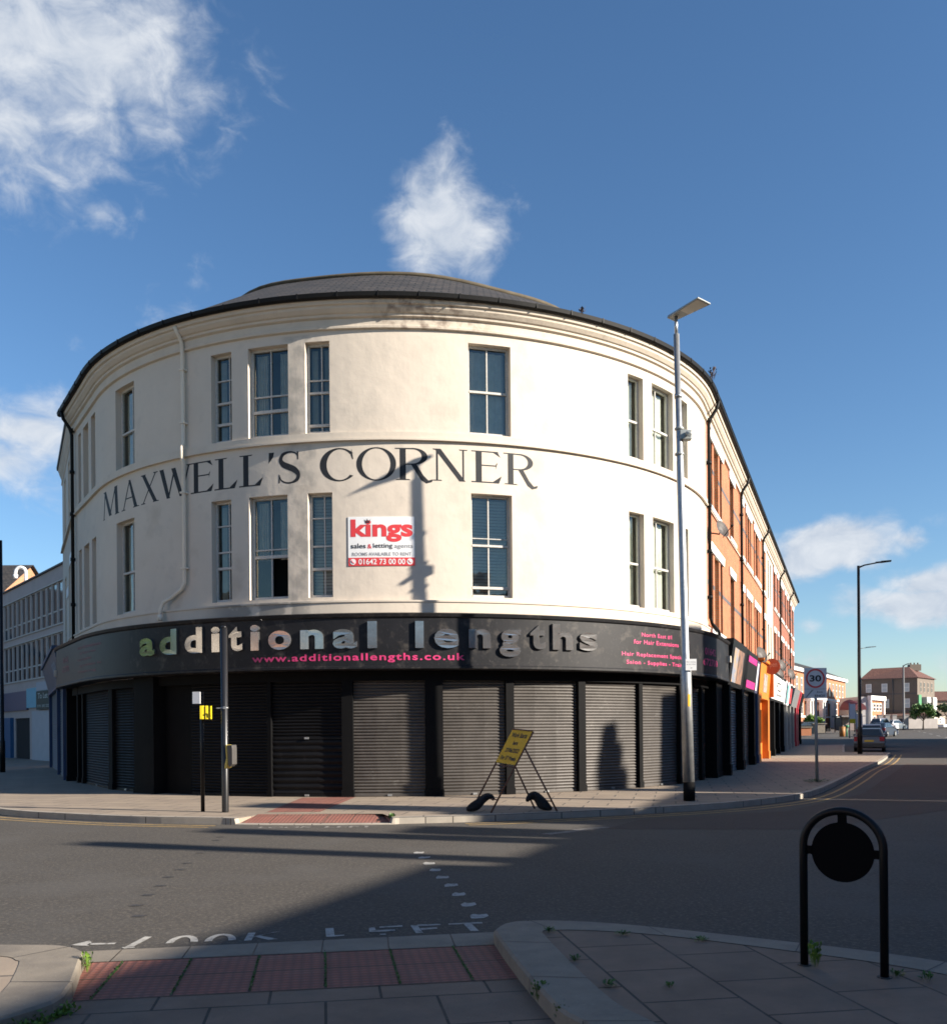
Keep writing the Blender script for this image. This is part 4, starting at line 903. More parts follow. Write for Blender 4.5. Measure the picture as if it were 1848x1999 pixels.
shutter(tA, WF, 14.15, 17.7, .02, 2.85, .25, shutblue, .09); shutter(tA, WF, 18.35, 22.2, .02, 2.9, .25, shutlight if False else shutgrey, .09); shutter(tA, WF, 22.8, 23.9, .02, 2.9, .25, shutblue, .09)
# orange shop
of = fascia_board(tA, 24.4, 30.2, 2.75, 4.35, orangep, .5, .62, label='orange shop fascia')
panel_on(of, 26.3, 28.2, 3.05, 3.85, M('dark_picture', (.12, .05, .03), .5, var=.6, vs=6, col2=(.5, .45, .4)), .5, .62, 2.75, 4.35)
mb = MB(); mb.wbox(WF, 24.3, 30.4, .3, .74, 4.30, 4.42); mb.wbox(WF, 29.95, 30.25, .3, .72, 2.9, 4.30); mb.build('fascia_cornice', orangep, tA)
pil(tA, 24.4, 25.2, 2.75, orangep, .5, 'orange shop pilaster'); pil(tA, 29.5, 30.2, 2.75, orangep, .5, 'orange shop pilaster'); 
mb = MB(); mb.wbox(WF, 25.2, 29.5, .05, .22, 0, .75); mb.wbox(WF, 25.2, 29.5, .05, .2, 2.3, 2.74)
for a in (25.2, 26.6, 28.0, 29.4): mb.wbox(WF, a, a+.1, .05, .2, .75, 2.3)
mb.build('shop_window_frame', orangep, tA)
# white sign shop
fascia_board(tA, 30.6, 41.3, 2.8, 4.2, black, .5, .68, label='black fascia carrying a long white sign board')
panel_on(tA, 31.0, 41.0, 2.9, 4.05, signwhite, .5, .68, 2.8, 4.2, txt=[('PIZZA', 33.8, 37.8, 3.35, 3.8), ('takeaway', 34, 38.6, 3.05, 3.25)], tm=signblack)
mb = MB(); mb.face([WF(35.8, .02, 0), WF(64.1, .02, 0), WF(64.1, .02, 4.1), WF(35.8, .02, 4.1)]); mb.build('shop_wall', dark, tC)
for a0, a1, m in ((30.3, 30.7, blackmatt), (33.4, 34.0, blackmatt), (37.2, 38.0, blackmatt), (41.2, 41.8, blackmatt), (44.2, 44.8, shutlight), (48.2, 48.8, shutlight), (52.4, 53.0, shutlight)): pil(tA if a0 < 35.8 else tC, a0, a1, 2.8, m)
shutter(tA, WF, 30.7, 33.4, .02, 2.8, .25, shutlight, .12); shutter(tA, WF, 34.0, 35.8, .02, 2.8, .25, bluep, .12)
for a0, a1, m in ((38.0, 41.2, shutblue), (41.8, 44.2, shutlight), (44.8, 48.2, shutlight), (48.8, 52.4, shutgrey), (53.0, 56.0, shutlight), (59.6, 63.4, shutlight)): shutter(tC, WF, a0, a1, .02, 2.8, .25, m, .14)
fascia_board(tC, 41.4, 46.0, 2.8, 4.1, signwhite, .5, .66); panel_on(tC, 43.4, 44.6, 2.9, 4.0, M('teal_vinyl', (.1, .4, .36), .5), .5, .66, 2.8, 4.1); fascia_board(tC, 46.1, 49.0, 2.8, 4.1, black, .5, .66); panel_on(tC, 46.4, 48.0, 2.95, 3.9, signred, .5, .66, 2.8, 4.1)
fascia_board(tC, 49.1, 56.3, 2.8, 4.05, steel, .5, .8); fascia_board(tC, 56.4, 59.3, 2.8, 4.05, redp, .5, .8); fascia_board(tC, 59.5, 64.1, 2.8, 4.0, blackmatt, .5, .8)
pil(tC, 56.3, 57.4, 2.8, redp, .5, 'red painted shop pilaster'); pil(tC, 58.6, 59.4, 2.8, redp); pil(tC, 63.4, 64.1, 2.8, blackmatt)
for t_, a in ((tA, 20), (tB, 38), (tC, 52)): place(t_, WF(a, 0, 0))

def dish(label, a, off, z, r=.36, mount=0.0):
    t = thing('satellite_dish', label, 'satellite dish', group='satellite dishes on the brick terraces')
    c = Vector(WF(a, off, z)); dr = Vector((.55, -.75, .35)).normalized(); u = dr.cross(Vector((0, 0, 1))).normalized(); w = dr.cross(u)
    mb = MB(); n = 18
    rings = [(0, .0), (.4*r, .02*r*3), (.75*r, .20*r), (r, .32*r)]
    def pt(rr, d, k): t_ = 2*PI*k/n; return c+u*(rr*math.cos(t_)*.92)+w*(rr*math.sin(t_))+dr*d
    for (r0, d0), (r1, d1) in zip(rings[:-1], rings[1:]):
        for k in range(n): mb.face([pt(r0, d0, k), pt(r0, d0, k+1), pt(r1, d1, k+1), pt(r1, d1, k)], sm=True)
    mb.build('reflector', M('dish_grey', (.07, .058, .052), .6, .1, var=.3, vs=8), t)
    mb = MB(); b = Vector(WF(a-mount, .02, z-.12)); mb.tube([b, c-dr*.05-Vector((0, 0, .1)), c], .022, 6); mb.tube([c-w*-.0+w*r*.9, c+dr*.42+w*r*.35], .014, 5); mb.tube([c+dr*.40+w*r*.36, c+dr*.48+w*r*.30], .035, 8)
    mb.build('bracket', gutter, t); place(t, tuple(c)); return t
dish('large grey satellite dish by the top of the black downpipe beside the cream wall', 12.95, .36, 7.62, .29, .4)
dish('grey satellite dish above the black fascia with magenta strips', 24.6, .55, 4.52, .36)
dish('grey satellite dish right of the round orange sign, above the others there', 39.0, .5, 4.9, .36)
dish('grey satellite dish low over the left end of the white sign board', 36.9, .5, 4.3, .36)
dish('grey satellite dish at the far end over the white sign board', 48.3, .5, 4.85, .4)
rs = thing('round_sign', 'round faded orange sign hanging out over the orange shop', 'sign')
c = Vector(WF(27.6, .82, 4.22)); nrm = Vector((-.35, -.93, 0)).normalized(); u = Vector((-nrm.y, nrm.x, 0))
mb = MB(); n = 28
for s in (0, 1):
    pts = [c+u*.36*math.cos(2*PI*k/n)+Vector((0, 0, .36*math.sin(2*PI*k/n)))+nrm*(.04 if s else -.04) for k in range(n)]
    mb.face(pts if s else pts[::-1])
    if s == 0: back = pts
for k in range(n): mb.face([back[k], back[(k+1) % n], pts[(k+1) % n], pts[k]])
mb.build('disc', M('faded_orange', (.50, .12, .06), .6, var=.2, vs=3), rs)
mb = MB()
def FS(a, o, z): return tuple(c+u*a+Vector((0, 0, z))+nrm*o)
put_text(mb, FS, 'open', -.22, .22, -.1, .14, .043, .01); mb.build('sign_text', M('pale_orange', (.62, .36, .30), .6), rs)
mb = MB(); mb.tube([WF(27.4, .0, 4.5), WF(27.4, .55, 4.5)], .02, 6); mb.build('bracket', gutter, rs); place(rs, WF(27.4, 0, 4.35))

# left flank: blue shop
bs_ = thing('blue_shop', 'small shop with dark blue fascia and grey shutter left of the corner building', 'shop')
BF = (-27.0, -14.9)
mb = MB(); mb.hexa([WF(BF[0], 0, 3.25), WF(BF[1], 0, 3.25), WF(BF[1], .30, 3.25), WF(BF[0], .30, 3.25), WF(BF[0], 0, 4.25), WF(BF[1], 0, 4.25), WF(BF[1], .55, 4.25), WF(BF[0], .55, 4.25)]); fo = mb.build('shop_fascia', M('blue_grey_fascia', (.09, .12, .17), .5, var=.3, vs=2), bs_)
mb = MB(); mb.wbox(WF, BF[0]-.1, BF[1]+.1, 0, .62, 4.25, 4.36); mb.wbox(WF, -14.9, -14.7, 0, .30, .0, 4.25); mb.wbox(WF, -19.3, -19.0, 0, .30, 0, 3.25); mb.wbox(WF, -27.1, -26.8, 0, .30, 0, 3.25); mb.wbox(WF, -27.0, -14.9, 0, .34, 3.12, 3.25); mb.build('blue_frame', bluep, bs_)
shutter(bs_, WF, -19.0, -14.9, .02, 3.12, .16, shutblue, .09); shutter(bs_, WF, -26.8, -19.3, .02, 3.12, .16, shutblue, .09)
mb = MB(); mb.face([WF(-27, 0, 0), WF(-20.3, 0, 0), WF(-20.3, 0, 4.2), WF(-27, 0, 4.2)]); mb.face([WF(-27, 0, 4.2), WF(-20.3, 0, 4.2), WF(-20.3, -7, 4.2), WF(-27, -7, 4.2)]); mb.face([WF(-27, 0, 0), WF(-27, -7, 0), WF(-27, -7, 4.2), WF(-27, 0, 4.2)]); mb.build('wall', blackmatt, bs_)
mb = MB(); put_text(mb, lambda a, o, z: WF(a, .31+(z-3.25)*.25+o, z), 'THE SHOP', -18.6, -16.2, 3.55, 3.95, .01, .015); mb.build('sign_text', M('pale_blue_text', (.3, .36, .45), .6), fo)
place(bs_, WF(-17.5, .4, 0))

# ================================================================== OFFICE BLOCK AND GABLE AT THE LEFT
OF = LineF(-20.66, 48, -38.2, -1)
ob = thing('office_block', 'pale grey office block with two long rows of narrow windows behind the left lamp', 'building')
hs = []; ncol = 22
for k in range(ncol):
    a0 = -1.9+k*1.1
    for z0, z1 in ((7.12, 9.27), (4.52, 6.66)): hs.append((a0, a0+.78, z0, z1))
hs.append((7.2, 10.6, 0, 2.35)); 
mb = MB(); wallgrid(mb, OF, -3, 30, 0, 10.07, hs, depth=.07); mb.face([OF(-3, 0, 0), OF(-3, -10, 0), OF(-3, -10, 10.07), OF(-3, 0, 10.07)]); mb.face([OF(-3, 0, 10.07), OF(30, 0, 10.07), OF(30, -10, 10.07), OF(-3, -10, 10.07)])
mb.build('wall', officem, ob)
mb = MB(); mb.wbox(OF, -3.05, 30.05, -.1, .10, 10.07, 10.16); mb.build('roof_edge', darkband, ob)
mb = MB()
for z0, z1 in ((7.12, 9.27), (4.52, 6.66)):
    mb.wbox(OF, -2.3, 22.6, 0, .07, z1, z1+.06); mb.wbox(OF, -2.3, 22.6, 0, .07, z0-.06, z0)
    for k in range(ncol+1): mb.wbox(OF, -1.9+k*1.1-.20, -1.9+k*1.1-.12, 0, .02, z0, z1)
mb.build('mullions', officeb, ob)
for k in range(ncol):
    a0 = -1.9+k*1.1
    for z0, z1 in ((7.12, 9.27), (4.52, 6.66)):
        f = MB(); w = .05
        f.wbox(OF, a0, a0+w, -.06, -.03, z0, z1); f.wbox(OF, a0+.78-w, a0+.78, -.06, -.03, z0, z1); f.wbox(OF, a0+w, a0+.78-w, -.06, -.03, z0, z0+w); f.wbox(OF, a0+w, a0+.78-w, -.06, -.03, z1-w, z1)
        f.wbox(OF, a0+w, a0+.78-w, -.06, -.03, z0+.66, z0+.74)
        fo = f.build('window', officeb, ob)
        g = MB(); g.face([OF(a0, -.05, z0), OF(a0+.78, -.05, z0), OF(a0+.78, -.05, z1), OF(a0, -.05, z1)]); g.build('pane', M('dark_office_glass', (.02, .028, .04), .06, spec=.9), fo)
mb = MB(); mb.wbox(OF, -.2, 7.4, 0, .12, 2.9, 4.0); mb.build('shop_fascia', aqua, ob)
mb = MB(); mb.wbox(OF, 7.4, 20, 0, .12, 2.8, 3.9); mb.build('shop_fascia', M('blue_fascia', (.10, .10, .16), .5), ob)
mb = MB(); mb.wbox(OF, .2, 6.3, 0, .10, .0, 2.7); mb.build('white_shutter', M('white_boarding', (.42, .42, .44), .7, var=.12, vs=1.5), ob)
mb = MB(); mb.face([OF(7.1, -.072, 0), OF(10.7, -.072, 0), OF(10.7, -.072, 2.4), OF(7.1, -.072, 2.4)]); mb.build('doorway', dark, ob)
mb = MB(); mb.wbox(OF, 11.0, 16, 0, .2, 0, 2.4); mb.build('blue_door', M('mid_blue', (.02, .10, .22), .5), ob)
place(ob, OF(10, 0, 0))
tl = thing('to_let_board', 'dark green To Let board under the office windows', 'sign')
mb = MB(); mb.wbox(OF, 1.9, 5.0, .14, .18, 2.75, 3.75); b = mb.build('board', M('dark_green', (.01, .04, .035), .6), tl)
mb = MB(); put_text(mb, OF, 'To Let', 4.6, 2.6, 3.35, 3.65, .19, .01); put_text(mb, OF, '0191 383 2222', 4.7, 2.2, 2.88, 3.02, .19, .01); mb.build('sign_text', M('pale_green_text', (.4, .5, .48), .6), b)
mb = MB(); mb.wbox(OF, 1.9, 5.0, .14, .17, 3.78, 4.25); mb.build('upper_board', M('pale_grey_board', (.35, .38, .42), .6), tl); place(tl, OF(3.5, .15, 2.75))
gh = thing('gabled_house', 'sunlit orange brick gable with dark tiled roof rising behind the office block', 'house')
mb = MB(); mb.face([(-35, 62, 0), (-35, 88, 0), (-35, 88, 7.05), (-35, 75, 14.6), (-35, 62, 7.05)]); mb.face([(-35, 62, 0), (-35, 62, 7.05), (-60, 62, 7.05), (-60, 62, 0)]); mb.build('wall', brickorange, gh)
mb = MB(); mb.face([(-34.7, 61.5, 6.85), (-34.7, 75, 14.75), (-60, 75, 14.75), (-60, 61.5, 6.85)]); mb.face([(-34.7, 88.5, 6.85), (-60, 88.5, 6.85), (-60, 75, 14.75), (-34.7, 75, 14.75)]); mb.build('roof', slate, gh); place(gh, (-45, 75, 0))
vp = thing('vent_pipe', 'white swan-neck vent pipe standing on the office roof', 'pipe')
mb = MB(); cx_, cy_ = -27.4, 58.2
P = [(cx_, cy_, 10.0), (cx_, cy_, 11.35)]+[(cx_-.32+.32*math.cos(PI*k/8), cy_, 11.35+.32*math.sin(PI*k/8)) for k in range(1, 9)]+[(cx_-.64, cy_, 11.2)]
mb.tube(P, .10, 10); mb.build('pipe', whitepaint, vp); mb = MB(); mb.tube([(cx_-.64, cy_, 11.22), (cx_-.64, cy_, 11.0)], [.15, .12], 10); mb.build('cowl', whitepaint, vp); place(vp, (cx_, cy_, 10.0))

# ================================================================== STREET FURNITURE
def street_lamp(label, x, y, h, arm, m, head=.75, r=.085, baseh=1.2, double=False, rise=.12, group='street lamps with arms', tilt=(0, 0)):
    t = thing('street_lamp', label, 'street lamp', (0, 0, 0), group)
    mb = MB(); tx, ty = tilt
    mb.tube([(x, y, 0), (x, y, baseh), (x, y, baseh+.06), (x+tx, y+ty, h)], [r, r, r*.72, r*.55], 12); mb.build('pole', m, t)
    ax, ay = arm; L = math.hypot(ax, ay); ux, uy = ax/L, ay/L
    mb = MB(); mb.tube([(x+tx, y+ty, h-.1), (x+tx+ux*L*.3, y+ty+uy*L*.3, h-.02+rise*.3), (x+tx+ax, y+ty+ay, h+rise)], [r*.4, r*.3, r*.28], 8); mb.build('arm', m, t)
    mb = MB(); hx, hy = x+tx+ax, y+ty+ay
    def TT(a, b, c): return (hx+ux*a-uy*b, hy+uy*a+ux*b, h+rise+c+a*.08)
    for (a0, a1, w0, w1, z0, z1) in ((-.15, .12, .06, .12, -.03, .05), (.12, head, .12, .11, -.04, .05)):
        mb.hexa([TT(a0, -w0, z0), TT(a1, -w1, z0), TT(a1, w1, z0), TT(a0, w0, z0), TT(a0, -w0, z1), TT(a1, -w1, z1-.02), TT(a1, w1, z1-.02), TT(a0, w0, z1)])
    mb.build('lamp_head', m, t); place(t, (x, y, 0)); return t
street_lamp('black street lamp at the left edge of the photo', -18.37, 36.96, 9.05, (-1.6, -.6), black, r=.10)
street_lamp('black street lamp with an arm standing by the parked grey estate car', 20.62, 50.61, 10.05, (.95, -.3), black, r=.13, baseh=1.4, head=.62)
street_lamp('thin grey street lamp in the distance just left of the black one', 38.6, 95, 8.8, (.9, -.2), polegrey, r=.12)
street_lamp('grey street lamp column in front of the pebbledashed house', 63.56, 140, 9.4, (.1, -.9), M('weathered_column', (.13, .13, .13), .7), r=.22, baseh=1.0)
# main lamp
ml = thing('street_lamp', 'tall galvanised street lamp with flat panel head in front of the black shutters', 'street lamp')
LX, LY = 4.56, 20.1
mb = MB(); mb.tube([(LX, LY, 0), (LX, LY, .40)], .125, 16); mb.build('black_base', blackmatt, ml)
def lean(z): return (LX-.019*z, LY, z)
mb = MB(); mb.tube([lean(.40), lean(2.78), lean(2.86), lean(7.2), lean(7.22), lean(9.9)], [.122, .118, .085, .078, .072, .062], 16); mb.build('pole', steel, ml)
mb = MB(); mb.tube([lean(9.9), lean(10.28)], .035, 10); mb.tube([lean(8.55), lean(8.63)], .085, 12); mb.build('spigot', steel, ml)
mb = MB(); hx, hy, hz = lean(10.22)
def TH_(a, b, c):     # head: a along the arm, b across
    ux, uy = .66, -.75; return (hx+ux*a-uy*b, hy+uy*a+ux*b, hz+.06+c+a*.12+b*.0)
mb.hexa([TH_(-.14, -.13, -.01), TH_(.72, -.23, -.01), TH_(.72, .23, -.01), TH_(-.14, .13, -.01), TH_(-.14, -.10, .06), TH_(.72, -.22, .022), TH_(.72, .22, .022), TH_(-.14, .10, .06)]); mb.build('lamp_head', polegrey, ml, bevel=.012)
mb = MB(); mb.face([TH_(.22, -.15, -.014), TH_(.68, -.19, -.014), TH_(.68, .19, -.014), TH_(.22, .15, -.014)]); mb.build('led_panel', M('led_lens', (.55, .54, .48), .3), ml)
mb = MB(); x, y, z = lean(7.75); mb.box(x+.0, x+.25, y-.10, y+.08, z-.10, z+.10); mb.tube([(x, y, z+.12), (x, y, z+.17)], .10, 12); mb.tube([(x, y, z-.42), (x, y, z-.37)], .10, 12); mb.tube([(x+.15, y-.1, z+.02), (x+.17, y-.24, z-.05)], .05, 8); mb.build('sensor_box', polegrey, ml, bevel=.01)
mb = MB(); x, y, z = lean(2.78); mb.box(x-.03, x+.20, y-.14, y-.125, z-.02, z+.22); p = mb.build('parking_plate', signwhite, ml)
mb = MB()
def FP(a, o, zz): return (LX-.053+a, LY-.141-o, zz)
put_text(mb, FP, 'No waiting', -.01, .18, 2.92, 2.95, 0, .005); put_text(mb, FP, 'at any time', -.01, .18, 2.87, 2.90, 0, .005); put_text(mb, FP, '>', .07, .11, 2.79, 2.83, 0, .01); mb.build('plate_text', signgrey, p)
mb = MB(); x, y, z = lean(2.0)
for s in (-1, 0): 
    t0, t1 = R_(-90+s*14+14), R_(-90+s*14+28); mb.face([(x+.1205*math.cos(t0), y+.1205*math.sin(t0), 2.0), (x+.1205*math.cos(t1), y+.1205*math.sin(t1), 2.0), (x+.1205*math.cos(t1), y+.1205*math.sin(t1), 2.26), (x+.1205*math.cos(t0), y+.1205*math.sin(t0), 2.26)])
mb.build('sticker', amber, ml)
place(ml, (LX, LY, 0))
# two posts at the left crossing
sp = thing('sign_post', 'thin black post with small white plate and yellow box on top', 'post')
mb = MB(); mb.tube([(-5.28, 18.45, 0), (-5.28, 18.45, 2.34)], .038, 10); mb.build('pole', black, sp)
mb = MB(); mb.box(-5.36, -5.31, 18.30, 18.36, 0, .001)
mb = MB(); T_ = lambda a, b, c: (-5.33+a*.97+b*.25, 18.40+a*.25*-1+b*.97, c)
mb.box(-.10, .07, -.06, -.045, 2.10, 2.33, T=T_); mb.build('white_plate', signwhite, sp, bevel=.004)
mb = MB(); mb.box(-.035, .035, -.10, .10, 1.80, 2.06, T=lambda a, b, c: (-5.24+a+b*.15, 18.42+b, c)); mb.box(.07, .12, -.10, .10, 1.80, 2.06, T=lambda a, b, c: (-5.24+a+b*.15, 18.42+b, c)); mb.build('yellow_box', yellow, sp, bevel=.008); 
mb = MB(); mb.box(.035, .07, -.08, .08, 1.82, 2.04, T=lambda a, b, c: (-5.24+a+b*.15, 18.42+b, c)); mb.build('box_core', M('olive_core', (.15, .14, .02), .5), sp); place(sp, (-5.28, 18.45, 0))
bp_ = thing('signal_post', 'thicker black post with a pedestrian push button unit', 'post')
mb = MB(); mb.tube([(-4.8, 18.29, 0), (-4.8, 18.29, .02), (-4.8, 18.29, 3.56)], .066, 14); mb.tube([(-4.8, 18.29, 3.56), (-4.8, 18.29, 3.60)], [.07, .03], 14); mb.build('pole', M('satin_black_pole', (.014, .014, .015), .35, var=.2, vs=5), bp_)
mb = MB(); mb.tube([(-4.8, 18.29, 2.0), (-4.8, 18.29, 2.03)], .072, 14); mb.box(-4.94, -4.8, 18.22, 18.24, 2.0, 2.02); mb.box(-4.80, -4.74, 18.195, 18.215, 1.99, 2.04); mb.build('clamp', steel, bp_)
mb = MB(); UT = lambda a, b, c: (-4.66+a*.8+b*.3, 18.24-a*.35+b*.8, c)
mb.prism([(-.06, 1.30), (.075, 1.30), (.085, 1.24), (.085, .93), (.0, .88), (-.04, .92)], -.09, .09, 0, T=lambda x, z, y: UT(x, y, z)); mb.build('button_unit', M('dark_unit', (.07, .065, .06), .5, var=.2, vs=8), bp_, bevel=.008)
mb = MB(); mb.prism([(-.10, 1.30), (-.06, 1.305), (-.04, 1.0), (-.07, .86), (-.13, .84), (-.12, .93), (-.08, 1.05)], -.095, .095, 0, T=lambda x, z, y: UT(x, y, z)); mb.build('yellow_front', M('dull_yellow', (.52, .40, .08), .5), bp_, bevel=.006)
place(bp_, (-4.8, 18.29, 0))
# roadworks board
rw = thing('roadworks_board', 'leaning yellow roadworks notice board on a rusty folding frame', 'sign board')
F1, F2_, R1_, R2_ = Vector((-.05, 18.25, 0)), Vector((.31, 17.65, 0)), Vector((1.18, 18.45, 0)), Vector((1.56, 17.83, 0))
T1 = Vector((.78, 18.42, 1.56)); T2 = Vector((1.12, 17.80, 1.50))
fr = .017
mb = MB(); mb.tube([F1, T1, T2, F2_], fr, 8); 
def on(a, b, t): return a+(b-a)*t
mb.tube([on(F1, T1, .16), on(F2_, T2, .16)], .012, 6); mb.tube([on(F1, T1, .56), on(F2_, T2, .56)], .012, 6); mb.build('front_frame', rust, rw)
H1, H2 = on(F1, T1, .80), on(F2_, T2, .80)
mb = MB(); mb.tube([R1_, H1], fr, 8); mb.tube([R2_, H2], fr, 8); mb.tube([on(R1_, H1, .16), on(R2_, H2, .16)], .012, 6); mb.build('rear_frame', rust, rw)
pl0, pl1, pl2, pl3 = on(F1, T1, .585), on(F2_, T2, .585), on(F2_, T2, .985), on(F1, T1, .985)
ex = (pl1-pl0); ez = (pl3-pl0); nn_ = ex.cross(ez).normalized()
def FB(a, o, z): return tuple(pl0+ex*a+ez*z+nn_*(o+.018))
mb = MB(); mb.hexa([FB(0, -.004, 0), FB(1, -.004, 0), FB(1, .0, 0), FB(0, .0, 0), FB(0, -.004, 1), FB(1, -.004, 1), FB(1, .0, 1), FB(0, .0, 1)]); pb = mb.build('plate', amber, rw)
mb = MB(); put_text(mb, FB, 'Work Starts', .12, .88, .78, .92, .003, .03); put_text(mb, FB, 'here', .38, .62, .56, .68, .003, .03); put_text(mb, FB, '27/06/2022', .18, .86, .33, .46, .003, .03); put_text(mb, FB, 'For 37 Weeks', .14, .90, .10, .23, .003, .03); mb.build('plate_text', signblack, pb)
mb = MB(); mb.wbox(lambda a, o, z: FB(a, o, z), 0, 1, -.01, .012, 1.0, 1.03) if False else mb.hexa([FB(0, -.01, 1.0), FB(1, -.01, 1.0), FB(1, .012, 1.0), FB(0, .012, 1.0), FB(0, -.01, 1.035), FB(1, -.01, 1.035), FB(1, .012, 1.035), FB(0, .012, 1.035)]); mb.build('plate_edge', rust, pb)
place(rw, (.7, 18.1, 0))
def sandbag(label, path, rs):
    mb = MB(); mb.tube(path, rs, 14)
    r = random.Random(3); mb.v = [(x+r.uniform(-.02, .02), y+r.uniform(-.02, .02), max(.004, z+r.uniform(-.02, .02))) for x, y, z in mb.v]
    o = mb.build('sandbag', bagm, None); o['label'] = label; o['category'] = 'sandbag'; o['group'] = 'sandbags weighing down the roadworks board'
    s = o.modifiers.new('sub', 'SUBSURF'); s.levels = 1; s.render_levels = 2
sandbag('black sandbag slumped over the left foot bar of the roadworks board', [(.38, 18.0, .20), (.34, 18.0, .28), (.25, 17.99, .30), (.15, 17.96, .22), (.06, 17.92, .12), (-.05, 17.88, .08), (-.15, 17.86, .04)], [.03, .06, .085, .085, .115, .09, .03])
sandbag('black sandbag draped over the right foot bar of the roadworks board', [(1.0, 17.98, .17), (1.03, 18.0, .26), (1.13, 18.03, .31), (1.22, 18.02, .24), (1.29, 17.98, .13), (1.38, 17.95, .08), (1.48, 17.92, .04)], [.03, .065, .09, .095, .115, .09, .03])
# speed limit sign
ss = thing('speed_limit_sign', 'square grey-white speed limit sign reading 30 on a grey pole', 'traffic sign')
SX, SY = 9.47, 26.25
mb = MB(); mb.tube([(SX+.03, SY, 0), (SX, SY, 3.1)], .042, 12); mb.build('pole', polegrey, ss)
def FG(a, o, z): return (SX-.33+a, SY-.06-o+a*.05, z)
mb = MB(); mb.hexa([FG(0, 0, 2.32), FG(.64, 0, 2.32), FG(.64, -.012, 2.32), FG(0, -.012, 2.32), FG(0, 0, 3.16), FG(.64, 0, 3.16), FG(.64, -.012, 3.16), FG(0, -.012, 3.16)]); pp = mb.build('sign_plate', M('sign_plate_grey', (.66, .67, .68), .6, var=.1, vs=5), ss)
def disc(mb, F, cx_, cz, r0, r1, o, n=36):
    for k in range(n):
        t0, t1 = 2*PI*k/n, 2*PI*(k+1)/n
        mb.face([F(cx_+r0*math.cos(t0), o, cz+r0*math.sin(t0)), F(cx_+r0*math.cos(t1), o, cz+r0*math.sin(t1)), F(cx_+r1*math.cos(t1), o, cz+r1*math.sin(t1)), F(cx_+r1*math.cos(t0), o, cz+r1*math.sin(t0))])
mb = MB(); disc(mb, FG, .32, 2.87, .22, .268, .004); mb.build('red_ring', signred, pp)
mb = MB(); put_text(mb, FG, '30', .155, .485, 2.78, 2.96, .006, .03)
put_text(mb, FG, 'Zone', .35, .52, 2.47, 2.52, .004, .01); put_text(mb, FG, 'ENDS', .30, .59, 2.36, 2.42, .004, .015); mb.face([FG(0, .003, 2.572), FG(.64, .003, 2.572), FG(.64, .003, 2.578), FG(0, .003, 2.578)])
mb.build('sign_text', signblack, pp)
mb = MB(); mb.face([FG(.03, .004, 2.34), FG(.07, .004, 2.34), FG(.27, .004, 2.55), FG(.21, .004, 2.55)]); mb.build('diagonal_bar', signgrey, pp)
place(ss, (SX, SY, 0))
# hoop stand in the foreground
hs_ = thing('cycle_stand', 'black hoop cycle stand with a round plate on the near pavement', 'cycle stand')
A_, B_ = Vector((2.185, 6.30, 0)), Vector((2.575, 5.97, 0)); cc = (A_+B_)/2; ux = (B_-A_)/2; Rr = ux.length; ux.normalize(); zc = .80
P = [A_, A_+Vector((0, 0, zc))]+[cc+Vector((0, 0, zc))-ux*Rr*math.cos(PI*k/20)+Vector((0, 0, Rr*.93*math.sin(PI*k/20))) for k in range(1, 20)]+[B_+Vector((0, 0, zc)), B_]
mb = MB(); mb.tube(P, .0265, 14); mb.build('hoop', black, hs_)
nrm = Vector((-ux.y, ux.x, 0)); dc = cc+Vector((0, 0, zc-.03)); mb = MB(); n = 44; rd = .200
f_ = [dc+ux*rd*math.cos(2*PI*k/n)+Vector((0, 0, rd*.97*math.sin(2*PI*k/n)))-nrm*.006 for k in range(n)]; b_ = [p+nrm*.012 for p in f_]
mb.face(f_); mb.face(b_[::-1])
for k in range(n): mb.face([f_[k], b_[k], b_[(k+1) % n], f_[(k+1) % n]])
mb.build('round_plate', M('black_plate', (.003, .003, .0035), .8, spec=.08), hs_)
mb = MB()
def bar(p, q, w):
    d = (q-p).normalized(); s = d.cross(nrm).normalized()*w; e = nrm*.006
    mb.hexa([p-s-e, p+s-e, p+s+e, p-s+e, q-s-e, q+s-e, q+s+e, q-s+e])
bar(dc-ux*(rd-.01), dc-ux*Rr, .028); bar(dc+ux*(rd-.01), dc+ux*Rr, .028); bar(dc+Vector((0, 0, rd-.01)), dc+Vector((0, 0, Rr*.93+.035)), .028)
mb.build('plate_lug', MATS['black_plate'], hs_)
mb = MB(); mb.tube([A_, A_+Vector((0, 0, .006))], .045, 16); mb.tube([B_, B_+Vector((0, 0, .006))], .045, 16); mb.build('foot_collar', darkpatch, hs_)
place(hs_, tuple(cc))

# ================================================================== FAR BUILDINGS
def farwin(t, F, a0, a1, z0, z1, fm, o=.0, gl=None, bars=True):
    mb = MB(); w = max(.06, (a1-a0)*.10)
    mb.wbox(F, a0, a0+w, o, o+.05, z0, z1); mb.wbox(F, a1-w, a1, o, o+.05, z0, z1); mb.wbox(F, a0+w, a1-w, o, o+.05, z0, z0+w); mb.wbox(F, a0+w, a1-w, o, o+.05, z1-w, z1)
    if bars: mb.wbox(F, a0+w, a1-w, o, o+.045, (z0+z1)/2-w/2, (z0+z1)/2+w/2)
    f = mb.build('window', fm, t)
    mb = MB(); mb.face([F(a0+w/2, o+.02, z0), F(a1-w/2, o+.02, z0), F(a1-w/2, o+.02, z1), F(a0+w/2, o+.02, z1)]); mb.build('pane', gl or M('dark_far_glass', (.05, .06, .07), .08, spec=.9), f)
    return f
brickfar = M('far_orange_brick', (.46, .17, .075), .9, var=.15, vs=1, brick=(.225, .075, .008, (.38, .22, .14), (.40, .14, .06), .5))
FT = LineF(46.5, 138, 29.7, 1)
